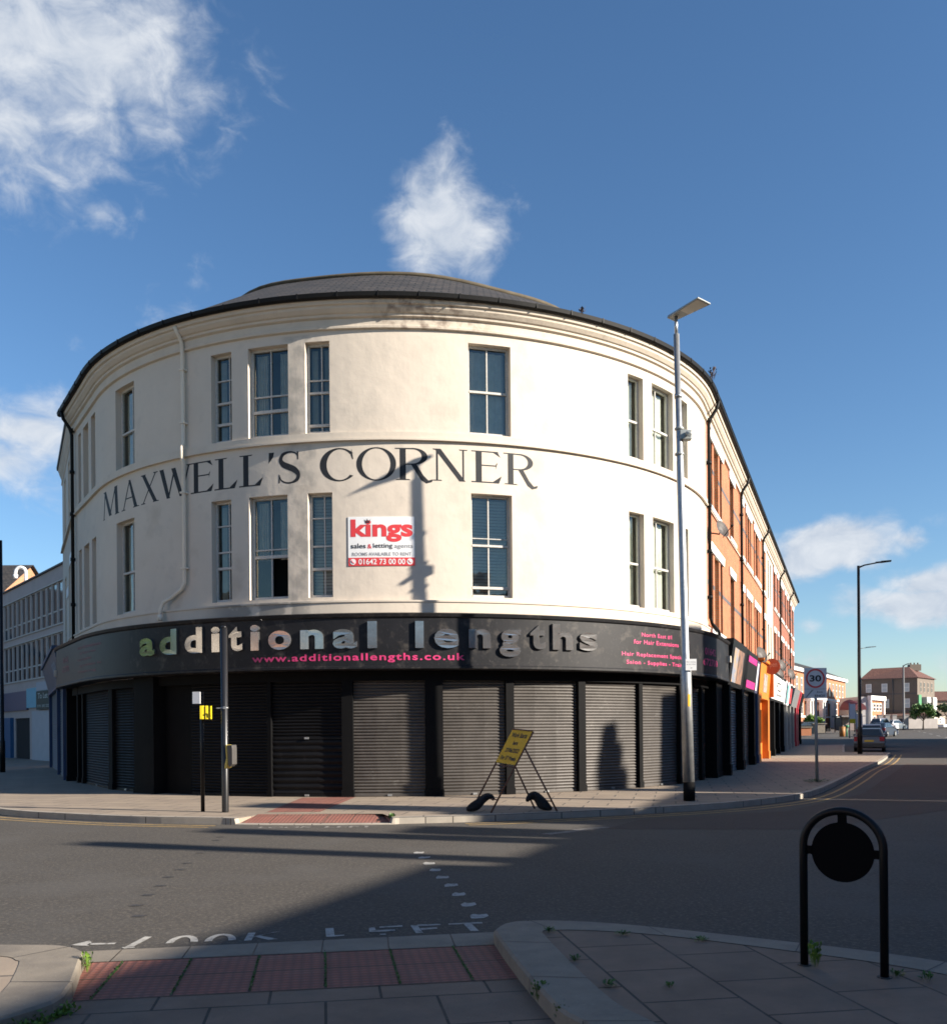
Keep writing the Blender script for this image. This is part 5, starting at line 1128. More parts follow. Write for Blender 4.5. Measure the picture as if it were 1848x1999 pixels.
ft = thing('far_terrace', 'sunlit red brick terrace with white cornice beyond the 30 sign', 'building')
mb = MB(); L = 49.5; D = 9
mb.face([FT(-8, 0, 0), FT(L, 0, 0), FT(L, 0, 10), FT(-8, 0, 10)]); mb.face([FT(L, 0, 0), FT(L, -D, 0), FT(L, -D, 10), FT(L, 0, 10)]); mb.face([FT(-8, 0, 0), FT(-8, 0, 10), FT(-8, -D, 10), FT(-8, -D, 0)]); mb.build('wall', brickfar, ft)
mb = MB(); mb.wbox(FT, -8, L+.2, -.1, .45, 9.5, 10.1); mb.build('cornice', whitepaint, ft)
mb = MB(); mb.wbox(FT, -8, L+.1, -.05, .25, 5.2, 5.6); mb.build('string_course', whitepaint, ft); mb = MB(); mb.wbox(FT, -8, L, -.05, .2, 1.9, 2.2); mb.build('plinth_band', whitepaint, ft)
mb = MB(); mb.face([FT(-8, .5, 10.05), FT(L+.2, .5, 10.05), FT(L-4, -4.5, 12.4), FT(-8, -4.5, 12.4)]); mb.face([FT(L+.2, .5, 10.05), FT(L+.2, -9, 10.05), FT(L-4, -4.5, 12.4)]); mb.build('roof', slate, ft)
for k in range(15):
    a = -5+k*3.6
    if a > L-1.5: break
    farwin(ft, FT, a, a+1.3, 6.1, 8.6, whitepaint, .02)
    if k % 3 == 1:
        mb = MB(); mb.wbox(FT, a-.6, a+1.9, 0, 1.0, 4.7, 5.1); mb.wbox(FT, a-.6, a-.1, .3, .9, 0, 4.7); mb.wbox(FT, a+1.4, a+1.9, .3, .9, 0, 4.7); mb.build('porch', whitepaint, ft)
        mb = MB(); mb.wbox(FT, a, a+1.2, .02, .06, 0, 4.4); mb.build('door', M('dark_door', (.03, .02, .02), .5), ft)
    else: farwin(ft, FT, a-.1, a+1.5, 2.4, 4.9, whitepaint, .02)
place(ft, FT(20, 0, 0))
sb = thing('small_club_building', 'low flat roofed building with pale side wall and sunlit brick front in the distance', 'building')
A0, A1, A2 = (62.6, 158.5), (62.5, 150), (67.8, 157)
def quadw(mb, p, q, z0, z1, mi=0): mb.face([(*p, z0), (*q, z0), (*q, z1), (*p, z1)], mi)
mb = MB(); quadw(mb, A0, A1, 0, 5.9); mb.face([(*A0, 5.9), (*A1, 5.9), (*A2, 5.9), (67.5, 164, 5.9)]); mb.face([(60.9, 150.02, 0), (62.5, 150.02, 0), (62.5, 150.02, 5.9), (60.9, 150.02, 5.9)]); mb.face([(60.9, 150.02, 0), (60.9, 150.02, 5.9), (61.2, 158.5, 5.9), (61.2, 158.5, 0)]); quadw(mb, (67.5, 164), A2, 0, 5.9); mb.build('side_wall', M('pale_side_wall', (.42, .40, .40), .8, var=.08, vs=.6), sb)
FBk = LineF(62.5, 150, math.degrees(math.atan2(5.3, 7)), 1)
mb = MB(); mb.face([FBk(0, 0, 0), FBk(8.78, 0, 0), FBk(8.78, 0, 5.9), FBk(0, 0, 5.9)]); mb.build('front_wall', brickfar, sb)
mb = MB(); mb.wbox(FBk, -.2, 9.0, -.05, .5, 5.3, 6.1); mb.wbox(FBk, 0, .5, 0, .4, 0, 5.3); mb.wbox(FBk, 8.2, 8.7, 0, .4, 0, 5.3); mb.build('white_frame', whitepaint, sb)
for k in range(4): farwin(sb, FBk, .9+k*1.85, 2.3+k*1.85, 3.2, 4.7, whitepaint, .02); farwin(sb, FBk, .9+k*1.85, 2.3+k*1.85, .8, 2.3, whitepaint, .02)
mb = MB(); n = 10
cx0, cy0 = 60.1, 148.5; 
for k in range(n):
    t0, t1 = PI*k/n, PI*(k+1)/n; p = lambda t, y, r: (cx0+r*math.cos(t)*1.0, y, 3.4+r*1.25*math.sin(t))
    mb.face([p(t0, cy0-1.2, 1.0), p(t1, cy0-1.2, 1.0), p(t1, cy0+3, 1.6), p(t0, cy0+3, 1.6)], sm=True); mb.face([p(t0, cy0-1.2, 1.0), p(t1, cy0-1.2, 1.0), (cx0, cy0-1.2, 3.4)])
mb.build('awning', M('maroon_canvas', (.10, .012, .02), .7), sb)
mb = MB(); mb.box(59.2, 61.0, 148.6, 149.9, 1.6, 3.35); mb.build('sign_panel', M('cream_sign', (.45, .42, .36), .7), sb); place(sb, (62, 153, 0))
# grey hipped house
gr = thing('pebbledashed_house', 'grey pebbledashed house with brown hipped roof at the far end of the street', 'house')
GL, GC, GR = (65.9, 161.0), (73.1, 156.0), (79.6, 163.6); GB = (72.4, 168.6)
mb = MB()
for p, q in ((GL, GC), (GC, GR), (GR, GB), (GB, GL)): quadw(mb, p, q, 0, 9.2)
mb.build('wall', greyrender, gr)
mb = MB(); ov = .25; eL, eC, eR, eB = (65.6, 160.9), (73.1, 155.6), (80.0, 163.6), (72.4, 169)
r1, r2 = (68.6, 163.0, 11.3), (74.2, 161.5, 11.5)
ze = 9.15
mb.face([(*eL, ze), (*eC, ze), r2, r1]); mb.face([(*eC, ze), (*eR, ze), (76.2, 163.9, 11.3), r2]); mb.face([(*eR, ze), (*eB, ze), (76.2, 163.9, 11.3)]); mb.face([(*eB, ze), (*eL, ze), r1]); mb.face([(*eB, ze), r1, r2, (76.2, 163.9, 11.3)]); mb.build('roof', redtile, gr)
mb = MB(); mb.box(74.6, 76.5, 161.8, 162.8, 10.8, 12.0); 
for k in range(3): mb.tube([(74.95+k*.6, 162.3, 12.0), (74.95+k*.6, 162.3, 12.35)], .13, 8)
mb.build('chimney', greyrender, gr)
Fg = LineF(GL[0], GL[1], math.degrees(math.atan2(GC[0]-GL[0], GC[1]-GL[1])), 1); Lg = 8.77
mb = MB(); mb.wbox(Fg, 0, Lg, 0, .08, 6.1, 6.35); mb.wbox(Fg, 0, Lg, 0, .2, 9.0, 9.2); mb.tube([Fg(5.0, .1, 0.2), Fg(5.0, .1, 9.1)], .07, 6); mb.wbox(Fg, 0, Lg, 0, .1, 2.9, 3.2); mb.build('dark_trim', darkband, gr)
pg = M('pale_far_glass', (.42, .48, .50), .3)
for a in (1.2, 3.7, 7.1): farwin(gr, Fg, a-.45, a+.45, 6.6, 8.2, whitepaint, .01, pg); 
for a in (3.9, 7.1): farwin(gr, Fg, a-.5, a+.5, 3.6, 5.3, whitepaint, .01, pg)
Fh = LineF(GC[0], GC[1], math.degrees(math.atan2(GR[0]-GC[0], GR[1]-GC[1])), 1)
for k, a in enumerate((1.8, 3.8, 6.0, 8.2)): farwin(gr, Fh, a-.4, a+.4, 6.5, 8.4, M('tan_frames', (.35, .28, .22), .8), .01)
mb = MB(); mb.wbox(Fh, .1, 1.6, .05, .2, 3.6, 6.0); mb.build('green_banner', M('green_board', (.06, .22, .10), .6), gr)
for a in (3.6, 7.2):
    mb = MB(); mb.wbox(Fh, a-1.1, a+1.1, 0, .8, 3.2, 5.6); mb.build('bay', M('bay_white', (.5, .48, .45), .7), gr); farwin(gr, Fh, a-.95, a+.95, 3.5, 5.3, whitepaint, .82, pg)
place(gr, (72.5, 162, 0))
gf = thing('ground_floor_bar', 'cream single storey front wrapped round the foot of the pebbledashed house', 'building')
mb = MB(); Fq = LineF(64.5, 158.5, math.degrees(math.atan2(9.2, -6.0)), 1); Lq = 11.0
mb.face([Fq(-1, 0, 0), Fq(Lq, 0, 0), Fq(Lq, 0, 2.9), Fq(-1, 0, 2.9)]); Fq2 = LineF(*Fq(Lq, 0, 0)[:2], math.degrees(math.atan2(6.5, 7.6)), 1); mb.face([Fq2(0, 0, 0), Fq2(8, 0, 0), Fq2(8, 0, 2.9), Fq2(0, 0, 2.9)])
mb.build('wall', M('cream_masonry', (.38, .34, .28), .8, var=.08, vs=1), gf)
mb = MB(); mb.face([Fq(-1, .3, 2.85), Fq(Lq, .3, 2.85), Fq(Lq-.6, -2.6, 3.5), Fq(-1, -2.6, 3.5)]); mb.face([Fq2(-.3, .3, 2.85), Fq2(8, .3, 2.85), Fq2(8, -2.6, 3.5), Fq2(1, -2.6, 3.5)]); mb.build('roof', redtile, gf)
for a in (1.5, 4.0, 6.5, 9.0): farwin(gf, Fq, a-.6, a+.6, .8, 2.2, M('grey_frames', (.25, .25, .25), .7), .01)
for a in (1.6, 4.8): farwin(gf, Fq2, a-.7, a+.7, .8, 2.2, whitepaint, .01)
mb = MB(); mb.wbox(Fq2, 0, 8, .4, 1.8, 0, .6); mb.build('white_planters', whitepaint, gf); place(gf, Fq(5, 0, 0))
lr = thing('low_houses', 'far row of small houses at the right edge of the photo', 'houses')
mb = MB(); mb.box(92, 130, 188, 196, 0, 6.2); mb.build('wall', M('tan_render', (.32, .25, .19), .9), lr); mb = MB(); mb.face([(91.6, 187.6, 6.1), (130, 187.6, 6.1), (130, 192, 8.4), (93, 192, 8.4)]); mb.face([(91.6, 187.6, 6.1), (93, 192, 8.4), (91.6, 196.4, 6.1)]); mb.build('roof', redtile, lr)
for k in range(8): farwin(lr, LineF(93+k*4.4, 188, 90, 1), 0, 1.4, 3.5, 5.0, whitepaint, .01)
mb = MB(); mb.box(97, 98.6, 191.4, 192.6, 7.8, 9.4); mb.build('chimney', greyrender, lr); place(lr, (110, 190, 0))
# bus stop, post box, walls
bsx = thing('bus_shelter', 'dark framed bus shelter behind the parked cars', 'bus shelter')
mb = MB()
for x, y in ((44.6, 117), (47.6, 118.4), (45.0, 115.7), (48.0, 117.1)): mb.tube([(x, y, 0), (x, y, 2.5)], .06, 6)
mb.build('posts', blackmatt, bsx); mb = MB(); mb.hexa([(44.3, 117.3, 2.45), (44.8, 115.3, 2.45), (48.4, 116.9, 2.45), (47.8, 118.8, 2.45), (44.3, 117.3, 2.65), (44.8, 115.3, 2.65), (48.4, 116.9, 2.65), (47.8, 118.8, 2.65)]); mb.build('roof', darkband, bsx)
mb = MB(); mb.face([(44.6, 117, .3), (47.6, 118.4, .3), (47.6, 118.4, 2.4), (44.6, 117, 2.4)]); mb.face([(45.0, 115.7, .3), (44.6, 117, .3), (44.6, 117, 2.4), (45.0, 115.7, 2.4)]); mb.build('back_panel', M('poster_brown', (.07, .035, .03), .5, var=.5, vs=2), bsx); place(bsx, (46, 117, 0))
def flag(label, x, y, h, col):
    t = thing('bus_stop_flag', label, 'sign post'); mb = MB(); mb.tube([(x, y, 0), (x, y, h)], .05, 8); mb.build('pole', polegrey, t)
    mb = MB(); mb.box(x-.02, x+.55, y-.04, y+.04, h-1.5, h-.1); f = mb.build('flag_panel', signwhite, t); mb = MB(); mb.box(x-.021, x+.551, y-.045, y+.045, h-1.9, h-1.5); mb.build('lower_panel', col, t); place(t, (x, y, 0))
flag('tall white and yellow bus stop flag left of the black lamp', 34.9, 88, 3.3, yellow); flag('lower white and red bus stop flag right behind the black lamp', 34.3, 85, 2.4, signred)
pb_ = thing('post_box', 'red post box at the far end of the brick terrace', 'post box')
x, y = 51.9, 147; mb = MB(); mb.tube([(x, y, 0), (x, y, .25), (x, y, .26), (x, y, 1.4), (x, y, 1.42), (x, y, 1.52), (x, y, 1.62)], [.32, .32, .27, .27, .33, .33, .12], 14); mb.build('body', redp, pb_); mb = MB(); mb.box(x-.12, x+.12, y-.30, y-.26, 1.2, 1.27); mb.build('slot', dark, pb_); place(pb_, (x, y, 0))
kw_ = thing('brick_planter', 'low red brick wall at the end of the shopping pavement', 'wall')
mb = MB(); mb.box(34.6, 36.0, 101, 102.2, 0, .85); mb.build('wall', brickfar, kw_); mb = MB(); mb.box(34.5, 36.1, 100.9, 102.3, .85, .95); mb.build('coping', kerbm, kw_); place(kw_, (36, 101.5, 0))
cbk = thing('concrete_block', 'pale concrete block wall between two parked cars', 'wall')
mb = MB(); mb.box(40.6, 41.9, 113, 114, 0, 1.1); mb.build('body', kerbm, cbk, bevel=.04); mb = MB(); mb.box(40.4, 42.1, 112.9, 114.1, 1.1, 1.2); mb.build('coping', kerbm, cbk); place(cbk, (42.4, 113.5, 0))
gb = thing('litter_bin', 'orange and green bin next to the bus shelter', 'bin')
mb = MB(); mb.tube([(36.9, 94.9, 0), (36.9, 94.9, 1.0)], [.26, .3], 10); mb.build('body', M('dull_orange', (.30, .13, .03), .6), gb); mb = MB(); mb.tube([(37.4, 95, .9), (37.4, 95, 1.15)], .25, 10); mb.tube([(37.4, 95, 0), (37.4, 95, .9)], .06, 6); mb.build('green_lid', greenp, gb); place(gb, (37, 95, 0))
gw = thing('garden_wall', 'grey rendered garden wall and gate piers beneath the small tree', 'wall')
mb = MB(); mb.hexa([(64.5, 141, 0), (72, 147, 0), (72, 147.3, 0), (64.5, 141.3, 0), (64.5, 141, 1.5), (72, 147, 1.5), (72, 147.3, 1.5), (64.5, 141.3, 1.5)]); mb.build('wall', M('grey_garden_wall', (.22, .20, .19), .9, var=.2, vs=1), gw)
for x, y in ((58.5, 136.5), (60, 137.6), (61.6, 138.9), (64.2, 140.8)): mb = MB(); mb.box(x-.3, x+.3, y-.3, y+.3, 0, 2.0); mb.box(x-.36, x+.36, y-.36, y+.36, 2.0, 2.1); mb.build('pier', M('pale_pier', (.26, .25, .24), .9), gw)
place(gw, (66, 142, 0))

# ------------------------------------------------------------------ cars
def car(label, x, y, ang, col, estate=True, L=4.45, W=1.76, H=1.45):
    """ang: heading of the nose in degrees right of +Y; the rear faces the camera"""
    t = thing('parked_car', label, 'car', group='cars parked along the right street')
    m = M('car_paint_%s' % col[0], col[1], .28, .35, spec=.6)
    fx, fy = math.sin(R_(ang)), math.cos(R_(ang)); rx, ry = fy, -fx
    def T(l, w, z): return (x+fx*l+rx*w, y+fy*l+ry*w, z+ZR)     # l from the rear bumper
    h = W/2
    prof_ = [(0, .38), (-.04, .55), (.02, .78), (.10, .93), (.45, .96), (1.2, .97), (3.1, .97), (3.5, .90), (4.2, .76), (L, .60), (L+.02, .36), (L-.1, .20), (.1, .22)]
    mb = MB(); ws = [(-h+.06, .0), (-h, .03), (h, .03), (h-.06, .0)]; base = len(mb.v); n = len(prof_)
    for w, e in ((-h+.07, .05), (-h, 0), (h, 0), (h-.07, .05)):
        for l, z in prof_:
            mb.v.append(T(min(max(l, e), L-e) if e else l, w, z+(0.03 if e and z > .7 else 0)))
    for k in range(n):
        j = (k+1) % n
        mb.f.append((base+k, base+j, base+n+j, base+n+k)); mb.f.append((base+n+k, base+n+j, base+2*n+j, base+2*n+k)); mb.f.append((base+2*n+k, base+2*n+j, base+3*n+j, base+3*n+k)); mb.m += [0]*3; mb.sm += [True, False, True]
    mb.f.append(tuple(base+k for k in range(n))); mb.f.append(tuple(base+3*n+k for k in range(n))[::-1]); mb.m += [0, 0]; mb.sm += [False, False]
    mb.build('body', m, t)
    r0 = .32 if estate else .75
    cab0 = [(.06, -h+.10, .95), (3.2, -h+.10, .95), (3.2, h-.10, .95), (.06, h-.10, .95)]; cab1 = [(r0+.1, -h+.27, H-.03), (2.35, -h+.27, H), (2.35, h-.27, H), (r0+.1, h-.27, H-.03)]
    mb = MB(); mb.hexa([T(*p) for p in cab0]+[T(*p) for p in cab1]); cb_ = mb.build('cabin', m, t, bevel=.05)
    mb = MB()
    def lerp(a, b, k): return tuple(a[i]+(b[i]-a[i])*k for i in range(3))
    def win(a, b, c, d, push, m0=.08, m1=.92, u0=.06, u1=.94):
        P = []
        for u_, v_ in ((u0, m0), (u1, m0), (u1, m1), (u0, m1)):
            lo_ = lerp(a, b, u_); hi_ = lerp(d, c, u_); p = lerp(lo_, hi_, v_); P.append(T(p[0]+push[0], p[1]+push[1], p[2]+push[2]))
        mb.face(P)
    win(cab0[0], cab0[3], cab1[3], cab1[0], (-.03, 0, .01), .10, .90, .06, .94)
    for u0, u1 in ((.06, .36), (.39, .64), (.67, .90)): win(cab0[0], cab0[1], cab1[1], cab1[0], (0, -.028, .005), .08, .88, u0, u1); win(cab0[3], cab0[2], cab1[2], cab1[3], (0, .028, .005), .08, .88, u0, u1)
    win(cab0[1], cab0[2], cab1[2], cab1[1], (.03, 0, .01))
    mb.build('windows', carglass, t)
    for l in (.85, 3.5):
        for s in (-1, 1):
            mb = MB(); c0, c1 = T(l, s*(h-.19), .31), T(l, s*(h+.01), .31); mb.tube([c0, c1], .315, 18, 0); wo_ = mb.build('wheel', rubber, t)
            mb = MB(); mb.tube([T(l, s*(h+.0), .31), T(l, s*(h+.02), .31)], .19, 14); mb.build('rim', steel, wo_)
    for s in (-1, 1):
        mb = MB(); w0, w1 = (s*(h-.30), s*(h-.02)) if s > 0 else (-(h-.02), -(h-.30)); mb.hexa([T(-.05, w0, .66), T(-.05, w1, .66), T(.12, w1, .66), T(.12, w0, .66), T(.03, w0, .92), T(.03, w1, .92), T(.18, w1, .92), T(.18, w0, .92)]); mb.build('tail_light', M('tail_red', (.28, .015, .01), .25), t)
    mb = MB(); mb.hexa([T(-.055, -.26, .62), T(-.055, .26, .62), T(-.02, .26, .62), T(-.02, -.26, .62), T(-.035, -.26, .73), T(-.035, .26, .73), T(0, .26, .73), T(0, -.26, .73)]); mb.build('number_plate', M('plate_yellow', (.55, .38, .03), .5), t)
    mb = MB(); mb.hexa([T(-.08, -h+.05, .30), T(-.08, h-.05, .30), T(.1, h-.05, .30), T(.1, -h+.05, .30), T(-.08, -h+.05, .50), T(-.08, h-.05, .50), T(.1, h-.05, .50), T(.1, -h+.05, .50)]); mb.build('bumper', M('bumper_dark', (.05, .055, .06), .5), t)
    for s in (-1, 1): mb = MB(); c_ = T(2.9, s*(h+.08), 1.02); mb.ball(c_, .1, 8, 0, (1, .8, .7)); mb.build('wing_mirror', m, t)
    place(t, T(2, 0, 0)); return t
car('dark grey estate car parked nearest, its rear towards the photographer', 24.2, 58.0, 24, ('grey', (.15, .16, .17)))
car('silver car parked directly ahead of the dark grey estate', 27.9, 66.5, 23, ('silver', (.42, .43, .44)), True, H=1.62)
car('dark blue car further up, between the silver car and the lilac one', 41.2, 97, 40, ('blue', (.03, .045, .08)), False)
car('white car at the far right of the parked row', 60.2, 138, 50, ('white', (.72, .72, .74)), False, H=1.5)
car('lilac grey van-like car behind the white car', 56.3, 133, 50, ('lilac', (.26, .26, .31)), True, H=1.75)
car('black car parked side-on by the bus shelter', 46.6, 128, -70, ('black', (.02, .018, .022)), False)
car('dark car parked side-on beyond the concrete block wall', 40.5, 119.5, 78, ('dark', (.03, .03, .032)), False)

# ------------------------------------------------------------------ trees and weeds
def tree(name, label, x, y, h, r, n, seed, lm=leaf, trunk=.12, th=.35, sz=.16, flat=.8, group=None):
    rd = random.Random(seed); t = thing(name, label, 'tree', group=group)
    mb = MB(); mb.tube([(x, y, 0), (x+.05, y, h*th), (x, y+.05, h*.62)], [trunk, trunk*.7, trunk*.35], 8)
    tips = []
    for k in range(9):
        an = k*2.4; rr = r*rd.uniform(.45, .95); z = h*(1-flat*.5*rd.uniform(.2, 1.1)); c = Vector((x+rr*math.cos(an), y+rr*math.sin(an), z)); tips.append((c, r*rd.uniform(.28, .5)))
        mb.tube([(x+.03, y, h*th*rd.uniform(.9, 1.3)), (x+rr*.5*math.cos(an), y+rr*.5*math.sin(an), (z+h*th)/2+.1), tuple(c)], [trunk*.4, trunk*.25, trunk*.08], 6)
    mb.build('trunk', bark, t)
    mb = MB(); 
    for k in range(n):
        c, rr = tips[rd.randrange(len(tips))]; d = Vector((rd.gauss(0, 1), rd.gauss(0, 1), rd.gauss(0, .8))).normalized()*rr*rd.uniform(.3, 1.15); p = c+d
        u = Vector((rd.gauss(0, 1), rd.gauss(0, 1), rd.gauss(0, .6))).normalized(); w = u.cross(Vector((rd.gauss(0, 1), rd.gauss(0, 1), rd.gauss(0, 1)))).normalized(); s = sz*rd.uniform(.6, 1.3)
        mb.face([p-u*s, p+w*s*.6, p+u*s, p-w*s*.6])
    mb.build('crown', lm, t); place(t, (x, y, 0)); return t
tree('small_tree', 'small round green tree in front of the cream ground floor bar', 62.6, 132, 3.5, 1.5, 1500, 4, leaf, sz=.2)
tree('small_tree', 'paler green bush-like tree cut by the right edge of the photo', 69.0, 138, 3.6, 1.7, 1200, 5, M('leaf_pale', (.10, .17, .06), .7, var=.4, vs=10), sz=.22)
tree('garden_shrub', 'bright green shrub in front of the far red brick terrace', 44.3, 124, 2.3, 1.1, 500, 6, leafb, sz=.2, th=.2)
def weed(label, x, y, z, r, h, n, seed, m=leaf, sz=.022, name='weed'):
    rd = random.Random(seed); mb = MB()
    for k in range(n):
        an = rd.uniform(0, 2*PI); rr = r*math.sqrt(rd.random()); b = Vector((x+rr*.5*math.cos(an), y+rr*.5*math.sin(an), z)); hh = h*rd.uniform(.3, 1)
        p = Vector((x+rr*math.cos(an), y+rr*math.sin(an), z+hh)); u = (p-b).normalized() if (p-b).length > 0 else Vector((0, 0, 1)); w = Vector((-math.sin(an), math.cos(an), rd.uniform(-.3, .3))).normalized(); s = sz*rd.uniform(.6, 1.5)
        mb.face([b, p-u*s*.6+w*s*.1, p-u*s*.5-w*s*.1]); q = u*s+Vector((0, 0, -s*.4)); mb.face([p-q*.9, p+w*s*.55, p+q, p-w*s*.55])
    o = mb.build(name, m, None); o['label'] = label; o['category'] = 'weed'; o['group'] = 'weeds growing in the paving joints'
i = 0
weed('leafy weed at the foot of the left leg of the hoop stand', 2.235, 6.24, 0, .045, .16, 60, 11, leafb, .022)
weed('small weed tuft at the right leg of the hoop stand', 2.66, 5.99, 0, .05, .04, 40, 12, leaf, .014)
weed('broad leaved weed at the rounded tip of the left kerb', -2.73, 6.66, -.1, .045, .15, 60, 13, leafb, .018)
weed('low weed in the kerb joint at the far right of the near pavement', 2.80, 5.88, 0, .05, .05, 40, 14, leaf, .014)
weed('weed tuft in the joint behind the kerb, midway to the stand', 1.12, 7.24, 0, .06, .03, 40, 15, leaf, .014)
weed('flat weed beside the kerb joint left of the stand', 1.66, 7.02, 0, .07, .03, 50, 16, leaf, .014)
weed('weed in the joint at the point of the right kerb', .57, 7.36, 0, .05, .04, 40, 17, leaf, .014)
weed('weed tuft between flags near the bottom middle right', .82, 5.82, 0, .05, .035, 40, 18, leaf, .014)
weed('weed at the inner kerb edge above the middle flags', .68, 6.45, 0, .04, .04, 36, 19, leaf, .014)
weed('tiny weed in a flag joint a little right of the kerb', 1.18, 5.78, 0, .04, .03, 24, 24, leaf, .012)
weed('weed tuft against the side face of the right kerb by the tactile paving', .40, 5.85, -.1, .06, .12, 80, 20, leaf, .016)
weed('lower weed tuft against the side face of the right kerb', .50, 5.45, -.1, .06, .10, 80, 21, leaf, .016)
weed('weed growing from the end of the far kerb by the red paving', -1.48, 17.1, -.1, .07, .14, 60, 22, leaf, .04)
weed('grass tuft round the foot of the speed limit pole', 9.47, 26.2, 0, .35, .09, 120, 23, leaf, .03)
for k, (a, r) in enumerate(((10.9, .16), (4.9, .08))):
    p = WF(a, .44, 11.56); weed(('dark weed sprouting from the gutter near the right downpipe', 'tiny weed in the gutter above the wide blank wall')[k], p[0], p[1], p[2]-.03, r, .36-.2*k, 36, 30+k, M('dry_weed', (.06, .045, .05), .8), .05, 'gutter_weed')
# moss strip along the left kerb: nobody could count it
rd = random.Random(9); mb = MB()
for k in range(1900):
    t = rd.random()**.8; x = -2.80+(-2.60+2.80)*t; y = 6.55-1.35*t; 
    if y < 5.75: x = -2.46-(5.75-y)*.35
    p = Vector((x+rd.gauss(-.005, .028), y+rd.gauss(0, .03), -.104+abs(rd.gauss(0, .028)))); u = Vector((rd.gauss(0, 1), rd.gauss(0, 1), rd.gauss(.5, 1))).normalized(); w = u.cross(Vector((rd.gauss(0, 1), rd.gauss(0, 1), .3))).normalized(); s = .011*rd.uniform(.5, 1.6)
    mb.face([p-u*s, p+w*s*.6, p+u*s*1.3, p-w*s*.6])
o = mb.build('moss_and_weeds', leafb, None); o['kind'] = 'stuff'; o['label'] = 'weeds and moss along the left kerb edge'; o['category'] = 'weeds'
rd = random.Random(10); mb = MB()
def joint(p, q, n, wd=.006):
    for k in range(n):
        t = rd.random(); x, y = p[0]+(q[0]-p[0])*t, p[1]+(q[1]-p[1])*t; s = .006*rd.uniform(.4, 1.6); P = Vector((x+rd.gauss(0, wd), y+rd.gauss(0, wd), p[2]+abs(rd.gauss(0, .005)))); u = Vector((rd.gauss(0, 1), rd.gauss(0, 1), rd.gauss(.5, 1))).normalized(); w = Vector((-u.y, u.x, .2)).normalized(); mb.face([P-u*s, P+w*s, P+u*s, P-w*s])
cs9, sn9 = math.cos(R_(9)), math.sin(R_(9))
for k in range(-4, 4):
    u = k*.49; a, b = (u*cs9-7.29*sn9, u*sn9+7.29*cs9), (u*cs9-6.31*sn9, u*sn9+6.31*cs9)
    if a[0] < .25: joint((*a, ZN+.004), (*b, ZN+.004), 240, .004)
o = mb.build('joint_moss', leaf, None); o['kind'] = 'stuff'; o['label'] = 'moss in the joints of the red tactile paving'; o['category'] = 'moss'

for t_, y, h in ((ft, 155, 10), (sb, 153, 5.9), (gr, 162, 9.2), (gf, 160, 3), (lr, 190, 6.2), (bsx, 117, 2.6), (pb_, 147, None), (kw_, 101, None), (cbk, 113, None), (gb, 95, None), (gw, 142, None)): lift(t_, y, h)
for o in list(COL.objects):
    if o.parent is None and o.name.split('.')[0] in ('parked_car', 'small_tree', 'garden_shrub', 'bus_stop_flag', 'street_lamp') and o.location.y > 60: lift(o, o.location.y)

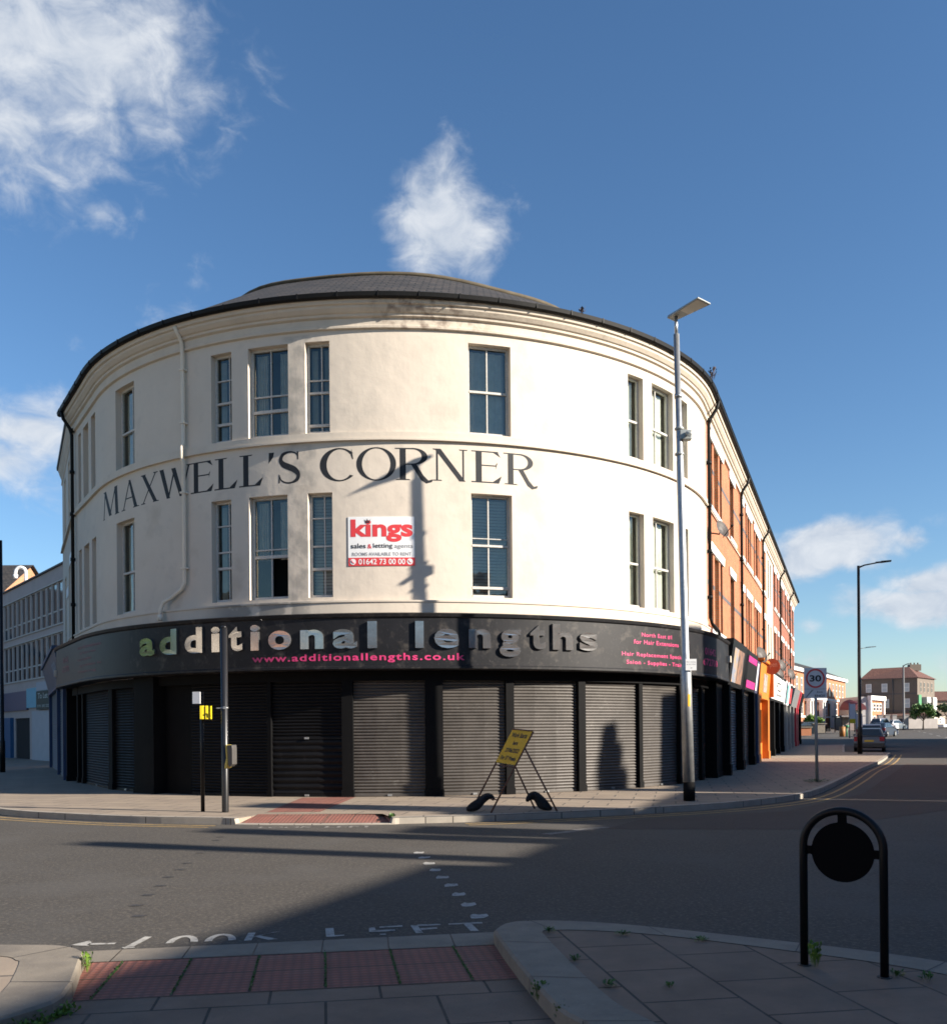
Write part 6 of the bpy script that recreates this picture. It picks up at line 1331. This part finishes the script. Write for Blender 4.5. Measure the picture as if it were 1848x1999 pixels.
# ================================================================== HOUSES OUTSIDE THE FRAME (they cast the long shadows and show in the glass)
Q0 = 12.5; FQ = LineF(Q0*math.cos(R_(21.5)), -Q0*math.sin(R_(21.5)), 21.5, -1)
def row_house(label, p0, p1, ridge, chim, group='brick houses across the right street', F=FQ, eave=None, depth=8, wm=redbrick2, rise=2.35, name='brick_house', wins=True):
    t = thing(name, label, 'house', group=group); ev = ridge-rise
    mb = MB(); mb.face([F(p0, 0, ZR), F(p1, 0, ZR), F(p1, 0, ev), F(p0, 0, ev)]); mb.face([F(p0, -depth, ZR), F(p1, -depth, ZR), F(p1, -depth, ev), F(p0, -depth, ev)])
    for p in (p0, p1): mb.face([F(p, 0, ZR), F(p, -depth, ZR), F(p, -depth, ev), F(p, -depth/2, ridge-.03), F(p, 0, ev)])
    mb.build('wall', wm, t)
    mb = MB()
    for a, b in ((.25, -depth/2), (-depth-.25, -depth/2)):
        k = .25*rise/(depth/2); mb.face([F(p0, a, ev-k), F(p1, a, ev-k), F(p1, b, ridge), F(p0, b, ridge)])
    mb.build('roof', slate, t)
    for c0, c1, zt, o0, o1 in chim:
        mb = MB(); mb.wbox(F, c0, c1, o0, o1, ridge-1.3, zt); mb.wbox(F, c0-.05, c1+.05, o0-.05, o1+.05, zt-.35, zt-.2); mb.build('chimney', wm, t)
    if wins:
        n = max(1, int((p1-p0)/3.2))
        for k in range(n):
            a = p0+(p1-p0)*(k+.5)/n
            for z0 in ((1.0, 4.2) if ev < 8.2 else (1.0, 4.2, 7.2)):
                if z0+1.6 < ev: farwin(t, F, a-.55, a+.55, z0, z0+1.6, whitepaint, .01)
    place(t, F((p0+p1)/2, 0, 0)); return t
row_house('brick house nearest the photographer on the shaded side of the right street', -36, 11.8, 8.9, [(2.0, 3.0, 10.2, -4.6, -3.4)])
row_house('brick house with three chimneys opposite the black shutters', 11.8, 23.65, 8.55, [(12.2, 12.68, 11.22, -4.5, -3.5), (14.2, 14.85, 10.9, -4.5, -3.5), (15.0, 16.1, 9.6, -4.6, -3.6), (17.55, 18.65, 11.7, -4.5, -3.5), (17.05, 19.15, 9.8, -4.6, -3.6)])
row_house('brick house with one broad chimney just past the narrow alley', 24.05, 26.2, 8.75, [(24.08, 24.9, 9.5, -4.6, -3.4), (24.12, 24.75, 10.2, -4.55, -3.45), (24.22, 24.6, 10.75, -4.5, -3.5)], wins=False)
row_house('taller brick house with a wide chimney on the shaded side', 26.3, 43.8, 11.3, [(27.5, 28.8, 12.8, -4.6, -3.4), (36, 37.2, 12.8, -4.6, -3.4)])
row_house('long brick house past the side street on the shaded side', 52.5, 98, 10.8, [(60, 61.2, 12.8, -4.6, -3.4), (75, 76.2, 12.8, -4.6, -3.4), (88, 89.2, 12.6, -4.6, -3.4)])
FL = LineF(-31, -40, 4, 1)
for k, (lab, m) in enumerate((('cream house behind to the left, furthest down', cream), ('red brick house behind to the left between two cream ones', redbrick), ('cream house behind to the left, nearest the junction', creamtrim))):
    row_house(lab, 6+k*16.2, 22+k*16.2, 9.0, [(7+k*16.2, 8+k*16.2, 10.6, -4.6, -3.4)], 'houses across the left street', FL, wm=m)
FB_ = LineF(-16, -17, 90, -1)
row_house('white rendered house behind the photographer', 0, 14, 8.4, [(1, 2, 9.8, -4.6, -3.4)], 'houses behind the photographer', FB_, wm=creamtrim)
tree('street_tree', 'leafy tree on the pavement across the left street', -20.0, 22.3, 6.5, 2.6, 1800, 8, leaf, trunk=.16, sz=.3)
